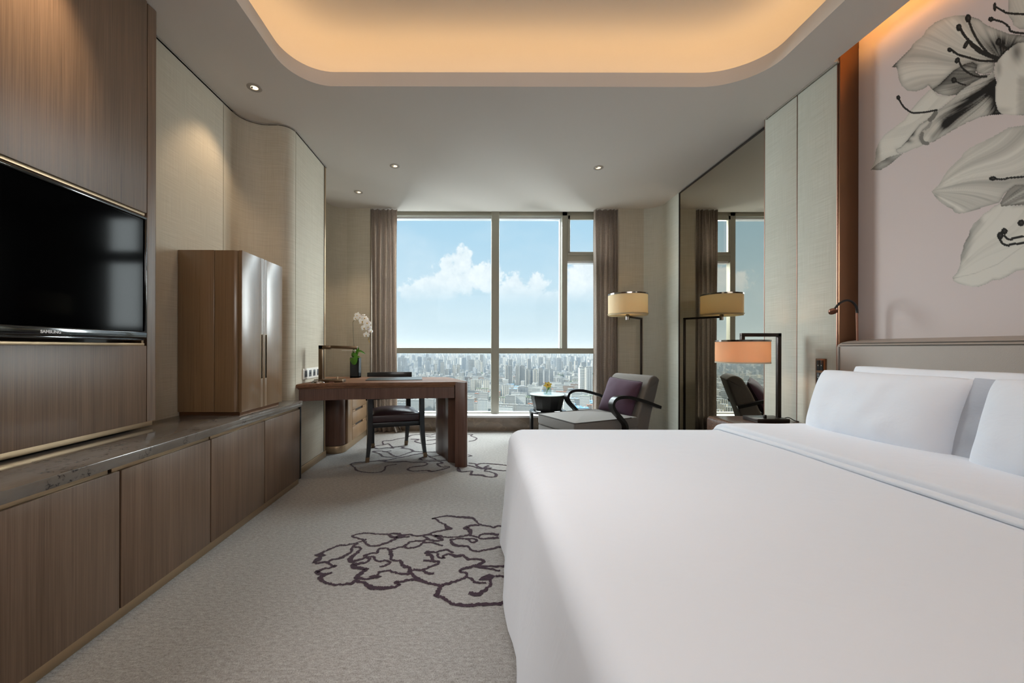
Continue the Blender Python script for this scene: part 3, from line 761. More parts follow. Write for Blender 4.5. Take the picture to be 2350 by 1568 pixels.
# minibar cabinet
XC, C0, C1, ZC = -1.412, 2.352, 2.842, .637
mc = thing('minibar_cabinet', 'upright brown wood cabinet with two doors and slot handles standing on the stone counter', 'cabinet', (-1.6, 2.6, ZC))
b = MB(); b.box((XL + .003, C0, ZC + .022), (-1.578, C1, 1.634), .003); loc(b, mc).build('rear_body', M['wood_cab'], mc)
b = MB(); b.prism([(-1.574, C1), (-1.574, C0)] + arc(XC - .022 - .03, C0 + .03, .03, -90, 0, 6) + [(XC - .022, C1)], ZC + .022, 1.632, .0015); loc(b, mc).build('front_body', M['wood_cab'], mc)
b = MB(); b.box((XL + .003, C0 + .015, ZC), (XC - .02, C1 - .01, ZC + .022)); loc(b, mc).build('plinth', M['bronze'], mc)
ym = (C0 + C1) / 2
for k, (y0, y1) in enumerate(((C0 + .002, ym - .0015), (ym + .0015, C1 - .002))):
    h0, h1, za, zb = (ym - .035, ym - .014, .845, 1.133) if k == 0 else (ym + .014, ym + .035, .845, 1.133)
    b = MB()
    b.box((XC - .021, y0, ZC + .022), (XC, h0, 1.632), .0015); b.box((XC - .021, h1, ZC + .022), (XC, y1, 1.632), .0015)
    b.box((XC - .021, h0 - .001, ZC + .022), (XC, h1 + .001, za), 0); b.box((XC - .021, h0 - .001, zb), (XC, h1 + .001, 1.632), 0)
    d = loc(b, mc).build('door', M['wood_cab'], mc)
    b = MB(); b.box((XC - .019, h0 - .002, za - .002), (XC - .0045, h1 + .002, zb + .002)); b2 = loc(b, mc).build('handle', M['darkbronze'], d)
    b = MB()
    for q in ((h0 - .0025, h0), (h1, h1 + .0025)): b.box((XC - .0044, q[0], za - .003), (XC + .0008, q[1], zb + .003))
    for q in ((za - .003, za), (zb, zb + .003)): b.box((XC - .0044, h0 - .003, q[0]), (XC + .0008, h1 + .003, q[1]))
    loc(b, mc).build('handle_frame', M['gold'], d)

# ================================================================== DESK
ZDK = .751
dk = thing('writing_desk', 'brown wooden writing desk fixed to the left wall with a curved slab leg', 'desk', (-.8, 3.7, 0))
top = [(-1.462, 3.165), (-1.27, 3.275), (-1.1, 3.325), (-.19, 3.45), (-.115, 3.46), (-.09, 3.475), (-.088, 3.50), (-.295, 4.02), (-1.79, 4.02), (-1.79, 3.768), (-1.462, 3.768)]
b = MB(); b.prism(top, ZDK - .032, ZDK, .005, 2); loc(b, dk).build('desktop', M['wood_top'], dk, smooth=30)
def inset(poly, d):
    n = len(poly); out = []
    for i in range(n):
        p, q, r = Vector(poly[i - 1]), Vector(poly[i]), Vector(poly[(i + 1) % n])
        a = (q - p).normalized(); c = (r - q).normalized(); nn = (Vector((-a.y, a.x)) + Vector((-c.y, c.x))); nn /= max(nn.length_squared / 2, .3)
        out.append(tuple(q + nn * d))
    return out
ap = [(-1.46, 3.215), (-1.26, 3.295), (-1.09, 3.345), (-.20, 3.466), (-.20, 3.50), (-1.10, 3.378), (-1.27, 3.33), (-1.46, 3.25)]
b = MB(); b.prism([(-1.462, 3.203), (-1.265, 3.284), (-1.095, 3.334), (-.2, 3.457), (-.2, 3.5), (-1.1, 3.38), (-1.462, 3.24)], ZDK - .046, ZDK - .03, .003); loc(b, dk).build('edge_moulding', M['wood_top'], dk)
b = MB(); b.prism(ap, .607, ZDK - .03); b.box((-1.6, 3.93, .60), (-.4, 3.955, ZDK - .03)); loc(b, dk).build('apron', M['wood_desk'], dk)
# slab leg with rounded front
leg = [(-.192, 3.45), (-.15, 3.446)] + arc(-.112, 3.47, .026, -90, 0, 5) + [(-.086, 3.51), (-.16, 3.70), (-.295, 4.015), (-.42, 4.0), (-.405, 3.93), (-.38, 3.86), (-.335, 3.80), (-.305, 3.74), (-.29, 3.68), (-.265, 3.6), (-.195, 3.57)]
b = MB(); b.prism(leg, 0, ZDK - .004, .003); loc(b, dk).build('slab_leg', M['wood_desk'], dk, smooth=35)

pd = thing('drawer_pedestal', 'curved-corner wooden drawer pedestal with brass plinth under the left end of the desk', 'drawer unit', (-1.55, 4.2, 0))
PXf, PY0, PY1 = -1.312, 3.875, 4.70
body = [(-1.79, PY1), (-1.79, PY0)] + arc(PXf - .02 - .09, PY0 + .09, .09, -90, 0, 8) + [(PXf - .02, PY1)]
b = MB(); b.prism(body, .075, .705, .002); loc(b, pd).build('body', M['wood_desk'], pd, smooth=35)
b = MB(); b.prism([(-1.79, PY1), (-1.79, PY0 - .004)] + arc(PXf - .014 - .09, PY0 - .004 + .09, .09, -90, 0, 8) + [(PXf - .014, PY1)], 0, .072, .002); loc(b, pd).build('plinth', M['gold'], pd, smooth=35)
b = MB(); b.box((PXf - .022, 3.985, .077), (PXf, 4.128, .703), .0015); loc(b, pd).build('front_stile', M['ped'], pd)
for k in range(4):
    z0 = .077 + k * .157; z1 = z0 + .153
    b = MB(); b.box((PXf - .022, 4.134, z0), (PXf, 4.66, z1 - .022), .001)
    b.box((PXf - .022, 4.134, z1 - .022), (PXf, 4.235, z1), .001); b.box((PXf - .022, 4.50, z1 - .022), (PXf, 4.66, z1), .001)
    d = loc(b, pd).build('drawer', M['ped'], pd)
    b = MB(); b.box((PXf - .021, 4.235, z1 - .0215), (PXf - .012, 4.50, z1)); loc(b, pd).build('grip_slot', M['groove'], d)

# desk chair, faces the camera, turned a little
dc = thing('desk_chair', 'black wooden armchair with burgundy-brown leather seat tucked under the writing desk', 'chair', (-.845, 3.945, 0), math.radians(20))
W2, D0, D1 = .243, -.235, .20          # local: front at -y
def chair_leg(sx, front):
    if front: P = [(sx * (W2 + .028), D0 - .035, 0), (sx * (W2 + .012), D0 - .014, .14), (sx * W2, D0, .32), (sx * W2, D0, .46), (sx * (W2), D0 + .004, .60)]; T = [.62, .85, 1, 1, .95]
    else: P = [(sx * (W2 - .07), D1 + .05, 0), (sx * (W2 - .062), D1 + .02, .16), (sx * (W2 - .055), D1, .34), (sx * (W2 - .05), D1 + .02, .52), (sx * (W2 - .035), D1 + .05, .70)]; T = [.62, .8, 1, .95, .8]
    S = spline(P, 5); tt = [T[min(i // 5, 4)] + (T[min(i // 5 + 1, 4)] - T[min(i // 5, 4)]) * (i % 5) / 5 for i in range(len(S))]
    m = MB(); rows = []
    for p, q in zip(S, tt):
        h = .0225 * q; rows.append([p + Vector((a * h, c * h * 1.15, 0)) for a, c in ((-1, -1), (1, -1), (1, 1), (-1, 1))])
    m.grid(rows, closed=True); m.bm.faces.new([m.bm.verts.new(p) for p in rows[0]]); m.bm.faces.new([m.bm.verts.new(p) for p in rows[-1]])
    bmesh.ops.remove_doubles(m.bm, verts=m.bm.verts[:], dist=1e-5)
    o = m.build('leg', M['wood_dark'], dc, smooth=35)
    c0, c1 = S[0], S[3]; m = MB(); rows = []
    for p, q in ((S[0], .62), (S[1], .66), (S[2], .70)):
        h = .0238 * q + .0012; rows.append([p + Vector((a * h, c * h * 1.15, 0)) for a, c in ((-1, -1), (1, -1), (1, 1), (-1, 1))])
    m.grid(rows, closed=True); f = m.build('foot_cap', M['brassy'], o); f['label'] = 'bronze foot cap'
for sx in (-1, 1):
    chair_leg(sx, True); chair_leg(sx, False)
b = MB(); b.box((-W2 - .005, D0 - .012, .302), (W2 + .005, D1 + .012, .348), .004); b.build('seat_frame', M['wood_dark'], dc)
b = MB(); rows = []
n = 22
for i in range(n + 1):
    r = []
    for j in range(n + 1):
        x, y = -1 + 2 * i / n, -1 + 2 * j / n
        e = (1 - abs(x) ** 5) * (1 - abs(y) ** 5)
        r.append((x * (W2 - .006), (y * (D1 - D0) / 2) + (D0 + D1) / 2 + .0, (.422 + .024 * (1 - x * x) * (1 - y * y)) + .018 * e ** .5 - .02 * (1 - e)))
    rows.append(r)
b.grid(rows); b.box((-W2 + .006, D0 + .0, .346), (W2 - .006, D1, .418), .012, 3); b.build('seat', M['seat_leather'], dc, smooth=60)
for sx in (-1, 1):
    P = spline([(sx * W2, D0 - .02, .605), (sx * (W2 + .005), D0 + .1, .615), (sx * (W2 - .01), D1 - .06, .63), (sx * (W2 - .05), D1 + .05, .66)], 6)
    b = MB(); b.strip(P, .03, .045, (0, 0, 1)); b.build('arm', M['wood_dark'], dc)
def arcband(name, z0, z1, th=.022, w=W2 + .005, bow=.05, y=D1 + .045):
    pts = [(x * w, y + bow * (1 - x * x)) for x in [-1 + 2 * i / 14 for i in range(15)]]
    back = [(px_, py_ - th) for px_, py_ in pts[::-1]]
    b = MB(); b.prism(pts + back, z0, z1, .003); return b.build(name, M['wood_dark'], dc, smooth=35)
arcband('top_rail', .715, .79, .026, W2 - .01, .055, D1 + .06); arcband('back_band', .50, .57)
b = MB()
b.build('lumbar_pad', M['seat_leather'], dc) if False else b.bm.free()

# desk things
bl = MB(); bl.prism(rrect(-.255, -.17, .255, .17, .006, 3), 0, .006, .0015)
o = bl.build('desk_blotter', M['blotter']); o.location = (-.785, 3.755, ZDK + .0003); o.rotation_euler = (0, 0, math.radians(9))
tag(o, 'dark grey leather blotter pad lying on the desktop in front of the chair', 'desk pad')
dl = thing('desk_lamp', 'slim square-section brass desk lamp with horizontal arm at the wall end of the desk', 'lamp', (-1.352, 3.40, ZDK))
b = MB(); b.box((-.045, -.045, 0), (.20, .045, .026), .003); b.build('base', M['brassy'], dl)
b = MB(); b.box((-.018, -.016, .026), (.017, .014, .318), .002); b.build('post', M['brassy'], dl)
b = MB(); b.box((-.018, -.016, .285), (.085, .014, .318), .002); b.box((.075, -.012, .2885), (.315, .010, .314), .002, rot=Matrix.Rotation(math.radians(1.6), 3, 'Y')); b.build('arm', M['brassy'], dl)
b = MB(); b.lathe([(.006, .026), (.006, .044), (.004, .046)], (.14, .0, 0), 16); b.build('knob', M['gold'], dl)
b = MB(); b.box((.18, -.008, .272), (.30, .006, .2765)); b.build('light_bar', plain('lamp_diffuser', 'E8E4DA', .4), dl)
pw = MB(); bmesh.ops.create_uvsphere(pw.bm, u_segments=28, v_segments=16, radius=1)
for v in pw.bm.verts: v.co = Vector((v.co.x * .055, v.co.y * .03, max(0, v.co.z) * (.022 - .008 * v.co.x) + .001 * math.sin(v.co.x * 9)))
o = pw.build('stapler_remote', M['chrome']); o.name = 'paperweight'; o.location = (-1.345, 3.315, ZDK + .0003); o.rotation_euler = (0, 0, .2)
tag(o, 'small smooth silver paperweight beside the foot of the brass desk lamp', 'paperweight')
cc = MB(); cc.box((-.022, -.012, 0), (.022, .012, .006), .002); cc.tube([(-.02, 0, .006), (0, 0, .012), (.02, 0, .006)], .002, 8)
o = cc.build('paper_clip_holder', M['copper']); o.location = (-1.235, 3.325, ZDK + .0003); tag(o, 'tiny shiny copper clip between silver paperweight and desk front edge', 'clip')
# sockets on the wall
sk = thing('socket_plate', 'white four-gang power and data plate on the fabric wall over the desk', 'socket', (XB, 3.445, .827))
b = MB(); b.box((.0, -.165, -.046), (.010, .19, .046), .003); b.build('plate', M['white_plastic'], sk)
for k in range(4):
    y = -.118 + k * .085
    b = MB(); b.box((.0095, y - .024, -.028), (.0118, y + .024, .028), .001); s1 = b.build('socket', plain('socket_grey', '5A5C60', .35) if k == 0 else bpy.data.materials['socket_grey'], sk)
    b = MB()
    if k in (0, 3):
        b.box((.0116, y - .004, .006), (.0124, y + .004, .017)); b.box((.0116, y - .015, -.014), (.0124, y - .005, -.008)); b.box((.0116, y + .005, -.014), (.0124, y + .015, -.008))
    else: b.box((.0116, y - .009, -.008), (.0124, y + .009, .008))
    b.build('pin_hole', M['black'], s1)

# vase and orchid
pv = at(814, 869, 3.92); 
w_v = .043; va = thing('square_vase', 'tall square black vase standing at the back edge of the desk', 'vase', (pv.x, 3.95, ZDK))
b = MB(); w = .043
b.box((-w, -w, 0), (w, w, .012)); b.box((-w, -w, .0), (-w + .005, w, .20)); b.box((w - .005, -w, 0), (w, w, .20)); b.box((-w, -w, 0), (w, -w + .005, .20)); b.box((-w, w - .005, 0), (w, w, .20))
b.build('body', M['vaseblack'], va); b = MB(); b.box((-w + .006, -w + .006, .16), (w - .006, w - .006, .175)); b.build('soil', M['groove'], va)
od = 3.95; ORG = Vector((pv.x, 3.95, ZDK + .176))
orc = thing('orchid', 'white moth orchid with arching spray and green leaves growing from the black vase', 'orchid', ORG)
def O(x, y, dy=0): return at(780 + x / 8.711, 700 + y / 8.711, od + dy) - ORG
b = MB(); b.tube(spline([O(290, 1060), O(285, 850), O(272, 650), O(264, 450), O(262, 345), O(300, 305), O(370, 260), O(450, 280), O(520, 360), O(560, 450), O(585, 540), O(590, 620), O(580, 690)], 4), .0028, 8); b.build('stem', M['stem'], orc)
def leafmesh(P, wid, up=Vector((0, -1, .3)), name='leaf'):
    S = spline(P, 6); rows = []; n = len(S)
    for i, p in enumerate(S):
        t = i / (n - 1); tg = (S[min(i + 1, n - 1)] - S[max(i - 1, 0)]).normalized(); sd = tg.cross(up).normalized()
        w = wid * 1.25 * (math.sin(PI * min(1, t * .93 + .07)) ** .6); nn = sd.cross(tg)
        rows.append([p + sd * w * k + nn * (abs(k) * .25 * w) for k in (-1, -.5, 0, .5, 1)])
    b = MB(); b.grid(rows); bmesh.ops.solidify(b.bm, geom=b.bm.faces[:], thickness=.002); return b.build(name, M['leaf'], orc, smooth=60)
leafmesh([O(285, 1040), O(270, 930), O(300, 870), O(210, 872, .02)], .017, Vector((0, 0, 1))); leafmesh([O(290, 1060), O(285, 1040, -.06), O(285, 1110, -.09), O(285, 1200, -.09)], .033, Vector((0, -1, 0)))
leafmesh([O(300, 1060), O(340, 970), O(400, 930), O(510, 985)], .016, Vector((0, -.6, 1))); leafmesh([O(310, 1060), O(340, 960, .02), O(355, 880, .02), O(340, 870, .03)], .014)
leafmesh([O(310, 1060), O(340, 1035, -.03), O(410, 1060, -.04)], .012, Vector((0, -.5, 1))); leafmesh([O(280, 1060), O(270, 990), O(265, 940)], .016)
def orchid_flower(c, s, face, roll=0):
    """five rounded tepals and a lip, s = radius"""
    fz = Vector(face).normalized(); ux = fz.cross(Vector((0, 0, 1))).normalized(); uy = ux.cross(fz).normalized()
    Mx = Matrix((( ux.x, uy.x, fz.x, c.x), (ux.y, uy.y, fz.y, c.y), (ux.z, uy.z, fz.z, c.z), (0, 0, 0, 1))) @ Matrix.Rotation(roll, 4, 'Z')
    b = MB()
    for ang, L, Wd in ((90, 1, .48), (215, .95, .42), (325, .95, .42), (15, 1.0, .85), (165, 1.0, .85)):
        a = math.radians(ang); rows = []
        for i in range(8):
            t = i / 7; r = s * L * t; w = s * Wd * .62 * math.sin(PI * min(1, t * .8 + .12)) ** .7 if i < 7 else s * Wd * .2
            z = .12 * s * math.sin(t * PI) - .1 * s * t
            rows.append([Vector((r * math.cos(a) - k * w * math.sin(a), r * math.sin(a) + k * w * math.cos(a), z + (.0015 if Wd > .6 else 0) - .12 * abs(k) * w)) for k in (-1, -.5, 0, .5, 1)])
        b.grid(rows)
    b.xform(Mx); f = b.build('flower', M['petal'], orc, smooth=80)
    b = MB(); b.lathe([(.001, s * .05), (s * .16, s * .12), (s * .12, s * .3), (s * .02, s * .38)], (0, -s * .12, 0), 10); b.xform(Mx); b.build('lip', M['throat'], f)
for x, y, s, f, r in ((350, 210, .036, (-.2, -1, .1), .2), (320, 265, .036, (-.5, -1, 0), -.3), (400, 250, .030, (.4, -1, .1), .1), (455, 330, .044, (-.1, -1, 0), .1), (500, 270, .036, (.3, -.8, .5), .5),
                      (545, 360, .040, (.5, -1, .1), .3), (490, 460, .040, (-.2, -1, -.1), 0), (565, 440, .036, (.6, -1, 0), .4), (612, 530, .028, (.8, -.8, 0), .2), (528, 600, .034, (-.1, -1, -.1), 0), (470, 200, .02, (0, -.5, .8), .1)):
    orchid_flower(O(x, y, -.02 + .02 * random.random()), s, f, r)
b = MB()
for x, y in ((580, 665), (572, 700), (585, 735)): bmesh.ops.create_uvsphere(b.bm, u_segments=10, v_segments=8, radius=.005, matrix=Matrix.Translation(O(x, y)))
b.build('bud', M['throat'], orc)

# ================================================================== CURTAINS
def curtain(name, x0, x1, y0, label, seed, pool=0, flare=0):
    rnd = random.Random(seed); n = 150; zs_ = [0.012, .03, .08, .2, .5, .9, 1.4, 1.9, 2.3, 2.55, 2.66, 2.74, 2.785]
    ph = [rnd.random() * 6 for _ in range(4)]; rows = []
    for z in zs_:
        r = []; top_ = max(0, (z - 2.5) / .29)
        for i in range(n + 1):
            t = i / n; x = x0 + (x1 - x0) * t
            amp = .036 * (1 - .55 * top_)
            wv = math.sin(t * 2 * PI * 5.5 + ph[0] + .5 * math.sin(t * 7 + ph[1]) + .12 * z) + .35 * math.sin(t * 2 * PI * 11.3 + ph[2] + .2 * z) + top_ * .6 * math.sin(t * 2 * PI * 24 + ph[3])
            px_ = x + .010 * math.sin(z * 1.1 + t * 9) - (.012 * (z - 1.2) if x0 > 0 else 0) * 0
            dyp = 0; dxp = 0
            if pool and z < .2: dyp = -pool * (1 - z / .2) ** 2 * (.55 + .45 * math.sin(t * 17)); dxp = flare * (1 - z / .2) ** 2 * (.3 + t)
            r.append((px_ + dxp, y0 + amp * wv + dyp, z))
        rows.append(r)
    b = MB(); b.grid(rows)
    bmesh.ops.solidify(b.bm, geom=b.bm.faces[:], thickness=.003)
    o = b.build(name, M['curtain'], smooth=80, recalc=False); return tag(o, label, 'curtain', None)
curtain('curtain', at(849, 700, 4.9).x, at(913, 700, 4.9).x, 4.91, 'taupe floor-length curtain gathered at the left side of the window, behind the orchid', 3, pool=.06, flare=.05)
curtain('curtain', at(1363, 700, 4.9).x, at(1420, 700, 4.9).x, 4.91, 'taupe floor-length curtain gathered at the right side of the window, behind the floor lamp', 8, pool=.02)

# ================================================================== SIDE TABLE
sd = 4.5; SX = at(1257, 900, sd).x
st = thing('side_table', 'small round black drum side table with white glass top beside the lounge chair', 'side table', (SX, sd, 0))
ZG = .515
def ngon(r, n=16): return [(r * math.cos(2 * PI * (i + .5) / n), r * math.sin(2 * PI * (i + .5) / n)) for i in range(n)]
b = MB(); b.lathe([(.196, ZG), (.200, ZG + .002), (.200, ZG + .004)], n=64); b.build('glass_edge', M['glassedge'], st)
b = MB(); b.lathe([(.203, ZG + .004), (.203, ZG + .010), (.201, ZG + .011)], n=64); b.build('glass_top', M['tableglass'], st)
b = MB(); b.lathe([(.158, .345), (.170, .40), (.192, ZG - .03), (.192, ZG)], n=12); b.build('drum', M['wood_dark'], st, smooth=15)
b = MB()
ring = [(.212, .315), (.212, .33), (.205, .338), (.165, .338), (.165, .315)]; b.lathe(ring + [ring[0]], n=64, cap=False)
b.build('ring', M['wood_dark'], st)
for k in range(4):
    a0 = PI / 4 * (2 * k) + .62 + PI / 4; b = MB()
    pts = [(.205 * math.cos(a0 + q), .205 * math.sin(a0 + q)) for q in (-.42, -.2, 0, .2, .42)]; bk_ = [(.18 * math.cos(a0 + q), .18 * math.sin(a0 + q)) for q in (.42, .2, 0, -.2, -.42)]
    b.prism(pts + bk_, .0, .318, .003); b.build('leg', M['wood_dark'], st, smooth=35)
vg = thing('glass_vase', 'small clear square glass vase standing on the side table', 'vase', (SX - .012, sd - .05, ZG + .0115))
b = MB(); w = .038
for lo_, hi_ in (((-w, -w, 0), (w, w, .008)), ((-w, -w, .008), (-w + .004, w, .075)), ((w - .004, -w, .008), (w, w, .075)), ((-w, -w, .008), (w, -w + .004, .075)), ((-w, w - .004, .008), (w, w, .075))): b.box(lo_, hi_)
b.build('glass_body', M['vase_glass'], vg)
fo = thing('cut_flower', 'single yellow orchid bloom standing in the small glass vase', 'flower', (SX - .012, sd - .05, ZG + .02))
b = MB(); b.tube(spline([(-.012, 0, 0), (0, 0, .04), (.014, -.005, .085)], 5), .0035, 8); b.build('stem', M['leaf'], fo)
b = MB()
for a in (20, 75, 130, 190, 250, 320):
    ar = math.radians(a); rows = []
    for i in range(6):
        t = i / 5; r = .052 * t; w_ = .016 * math.sin(PI * min(1, .85 * t + .15)); z = .012 * math.sin(t * 3)
        rows.append([Vector((r * math.cos(ar) - k * w_ * math.sin(ar), -.012 - z, .098 + r * math.sin(ar) * .8 + k * w_ * math.cos(ar))) for k in (-1, 0, 1)])
    b.grid(rows)
b.build('petal', M['yellow'], fo, smooth=80)
b = MB(); bmesh.ops.create_uvsphere(b.bm, u_segments=12, v_segments=8, radius=.006, matrix=Matrix.Translation((0, -.020, .10))); b.build('flower_centre', M['red'], fo)
b = MB(); b.lathe([(.003, .04), (.022, .075), (.012, .09)], (.012, 0, 0), 8); b.build('leaf', M['leaf'], fo)

# ================================================================== LOUNGE CHAIR
# local frame: +x = backwards, +y = away from camera side, front centre at origin
AX = math.atan2(.43, .90)
lch = thing('lounge_chair', 'grey velour lounge chair with black bentwood arms near the window', 'armchair', (.7665, 3.818, 0), AX)
SW = .298
def cushion(name, par, x0, x1, w, z0, z1, tilt=0, mt=None, crown=.02, r=.035, piping=True):
    b = MB(); rows = []; n = 26
    b.box((x0, -w, z0), (x1, w, z1), r, 4)
    for v in b.bm.verts:
        if v.co.z > (z0 + z1) / 2:
            u = (v.co.x - x0) / (x1 - x0) * 2 - 1; vv = v.co.y / w; v.co.z += crown * (1 - u * u) * (1 - vv * vv)
    return b
def sboxgrid(x0, x1, y0, y1, z0, z1, r, crown, nx=24, ny=24, sag=0):
    """soft box as closed rings of rounded rectangles"""
    b = MB(); rings = []
    prof = [(r, 0), (r * .3, r * .15), (0, r), (0, (z1 - z0) - r * .8), (r * .12, (z1 - z0) - r * .35), (r * .45, (z1 - z0) - r * .08), (r, z1 - z0)]
    cx, cy = (x0 + x1) / 2, (y0 + y1) / 2
    for o, z in prof:
        rings.append([(p[0], p[1], z0 + z) for p in rrect(x0 + o, y0 + o, x1 - o, y1 - o, max(r * 1.1 - o * .6, .01), 5)])
    base = rings[-1]
    for k in (.8, .6, .4, .2, .02):
        rings.append([(cx + (p[0] - cx) * k, cy + (p[1] - cy) * k, z1 + crown * (1 - k * k)) for p in base])
    b.grid(rings, closed=True); b.bm.faces.new([b.bm.verts.new(p) for p in rings[0]]); b.bm.faces.new([b.bm.verts.new(p) for p in rings[-1]])
    bmesh.ops.remove_doubles(b.bm, verts=b.bm.verts[:], dist=1e-5)
    return b
b = sboxgrid(-.01, .78, -SW, SW, .262, .368, .02, .03); b.build('seat_cushion', M['chairfab'], lch, smooth=70)
b = MB(); pp = [(p[0], p[1], .366) for p in rrect(-.008, -SW + .002, .70, SW - .002, .022, 5)]; b.tube(pp + [pp[0]], .0045, 6, cap=False); b.build('piping', plain('dark_piping', '3A3533', .7), lch)
b = sboxgrid(.0, .80, -SW - .004, SW + .004, .165, .258, .015, 0); b.build('seat_base', M['chairfab'], lch, smooth=70)
# backrest: rounded slab leaning back
prof = [(.79, .20), (.80, .34), (.84, .45), (.90, .60), (.955, .70), (.985, .745), (1.03, .768), (1.075, .762), (1.115, .73), (1.11, .70), (1.065, .56), (1.00, .38), (.955, .20)]
S = [(p.x, p.y) for p in spline([(a, c, 0) for a, c in prof], 3)]
b = MB(); b.prism(S, -.272, .262, .022, 4, axis='y'); b.build('backrest', M['chairfab'], lch, smooth=60)
for sy in (-1, 1):
    yy = sy * (SW + .034)
    P = spline([(.42, yy, 0), (.50, yy, .10), (.555, yy, .22), (.565, yy, .31), (.50, yy, .385), (.425, yy, .455), (.395, yy, .515), (.425, yy, .565), (.50, yy, .583), (.62, yy, .575), (.80, yy, .53), (.94, yy, .485), (1.03, yy, .455)], 6)
    b = MB(); b.strip(P, .058, .03, (0, 1, 0)); b.build('arm', M['wood_dark'], lch, smooth=60)
    P = spline([(.80, yy * .9, .17), (.86, yy * .9, .10), (.93, yy * .9, .03), (.97, yy * .9, 0)], 6)
    b = MB(); b.strip(P, .04, .03, (0, 1, 0)); b.build('leg', M['wood_dark'], lch, smooth=60)
b = MB(); b.box((.06, -SW - .02, .13), (.86, SW + .02, .165), .004); b.box((.5, -SW - .03, .13), (.56, SW + .03, .16)); b.build('frame', M['wood_dark'], lch)

def pillow_mesh(w, h, t, nx=40, ny=26, seed=0, pinch=.05, p=2.6, flange=0, wr=.004):
    """upholstered cushion in local XZ... lies in XY plane, thickness Z"""
    b = MB(); vs = {}
    rows_t, rows_b = [], []
    for i in range(nx + 1):
        rt, rb = [], []
        for j in range(ny + 1):
            u, v = -1 + 2 * i / nx, -1 + 2 * j / ny
            # outline pulled in between the corners
            x = u * w / 2 * (1 - pinch * (1 - v * v) * abs(u) ** 3); y = v * h / 2 * (1 - pinch * (1 - u * u) * abs(v) ** 3)
            k_ = 1 - .055 * (abs(u) * abs(v)) ** 5; x *= k_; y *= k_
            e = max(0, (1 - abs(u) ** p)) ** .62 * max(0, (1 - abs(v) ** p)) ** .62
            nz_ = noise.noise(Vector((x * 5 + seed, y * 5, seed))) * .5 + noise.noise(Vector((x * 13 + seed, y * 13, 2 * seed))) * .22
            z = t / 2 * e * (1 + .12 * nz_) + wr * nz_ * min(1, e * 3)
            rt.append((x, y, z)); rb.append((x, y, -t / 2 * e))
        rows_t.append(rt); rows_b.append(rb)
    b.grid(rows_t); b.grid([r[::-1] for r in rows_b]); bmesh.ops.remove_doubles(b.bm, verts=b.bm.verts[:], dist=1e-5)
    return b
def frame_matrix(c, xdir, nrm):
    z = Vector(nrm).normalized(); x = Vector(xdir); x = (x - z * x.dot(z)).normalized(); y = z.cross(x)
    return Matrix(((x.x, y.x, z.x, c[0]), (x.y, y.y, z.y, c[1]), (x.z, y.z, z.z, c[2]), (0, 0, 0, 1)))
# purple cushion leaning in the chair
ca_, sa_ = math.cos(AX), math.sin(AX)
def Lw(x, y, z): return Vector((.7665 + x * ca_ - y * sa_, 3.818 + x * sa_ + y * ca_, z))
b = pillow_mesh(.405, .40, .15, 30, 30, 3, .07, 2.2)
n_ = Lw(-1, -.25, 0) - Lw(0, 0, 0); n_.z = .50
o = b.build('throw_cushion', M['purple'], smooth=80); o.matrix_world = frame_matrix(Lw(.80, -.035, .548), Lw(0, -1, 0) - Lw(0, 0, 0) + Vector((0, 0, .02)), n_)
pp = []
for k in range(121):
    q = k / 30; sd_, f_ = int(q) % 4, q - int(q); e_ = -1 + 2 * f_
    u, v = [(e_, -1), (1, e_), (-e_, 1), (-1, -e_)][sd_]
    x = u * .405 / 2 * (1 - .07 * (1 - v * v) * abs(u) ** 3); y = v * .40 / 2 * (1 - .07 * (1 - u * u) * abs(v) ** 3); k_ = 1 - .055 * (abs(u) * abs(v)) ** 5
    pp.append((x * k_, y * k_, 0))
b = MB(); b.tube(pp, .0042, 6, cap=False); b.build('piping', plain('purple_piping', '2E1A2A', .7), o)
tag(o, 'plum purple velvet cushion leaning against the back of the grey lounge chair', 'cushion')

# ================================================================== FLOOR LAMP
LD = 4.44; LX = at(1440.5, 700, LD).x
fx = at(1471.5, 800, 4.72).x
flm = thing('floor_lamp', 'standing lamp with cream drum shade and thin dark pole behind the lounge chair', 'lamp', (fx, 4.72, 0))
dv = Vector((LX - fx, LD - 4.72, 0))
b = MB(); b.box((-.15, -.15, 0), (.15, .14, .018), .003); b.build('base', M['darkbronze'], flm)
b = MB(); b.box((-.011, -.011, .018), (.011, .011, 1.419), .002); b.build('pole', M['darkbronze'], flm)
b = MB(); L = dv.length; q = Matrix.Rotation(math.atan2(dv.y, dv.x), 3, 'Z'); b.box((-L / 2 - .011, -.011, -.011), (L / 2, .011, .011), .002); b.xform(Matrix.Translation((dv.x / 2, dv.y / 2, 1.408)) @ q.to_4x4()); b.build('arm', M['darkbronze'], flm)
b = MB(); b.lathe([(.021, 1.372), (.021, 1.430), (.012, 1.44), (.012, 1.47)], (dv.x, dv.y, 0), 24); b.build('lamp_holder', M['chrome'], flm)
r = .2115; zb_, zt_ = 1.422, 1.660
b = MB(); b.lathe([(r, zb_), (r, zt_), (r - .003, zt_), (r - .003, zb_), (r, zb_)], (dv.x, dv.y, 0), 64, cap=False); sh = b.build('lamp_shade', M['shade'], flm)
b = MB(); b.lathe([(r + .002, zt_ - .012), (r + .002, zt_ + .004), (r - .006, zt_ + .004), (r - .006, zt_ - .012), (r + .002, zt_ - .012)], (dv.x, dv.y, 0), 64, cap=False); b.build('shade_rim', M['chrome'], sh)
b = MB(); b.lathe([(.205, zb_ + .014), (.22, zb_ + .017)], (dv.x, dv.y, 0), 48); b.build('diffuser', M['shade'], sh)
b = MB(); bmesh.ops.create_uvsphere(b.bm, u_segments=16, v_segments=12, radius=.03, matrix=Matrix.Translation((dv.x, dv.y, 1.52))); b.build('bulb', emit('bulb_warm', (1, .68, .34, 1), 26), flm)

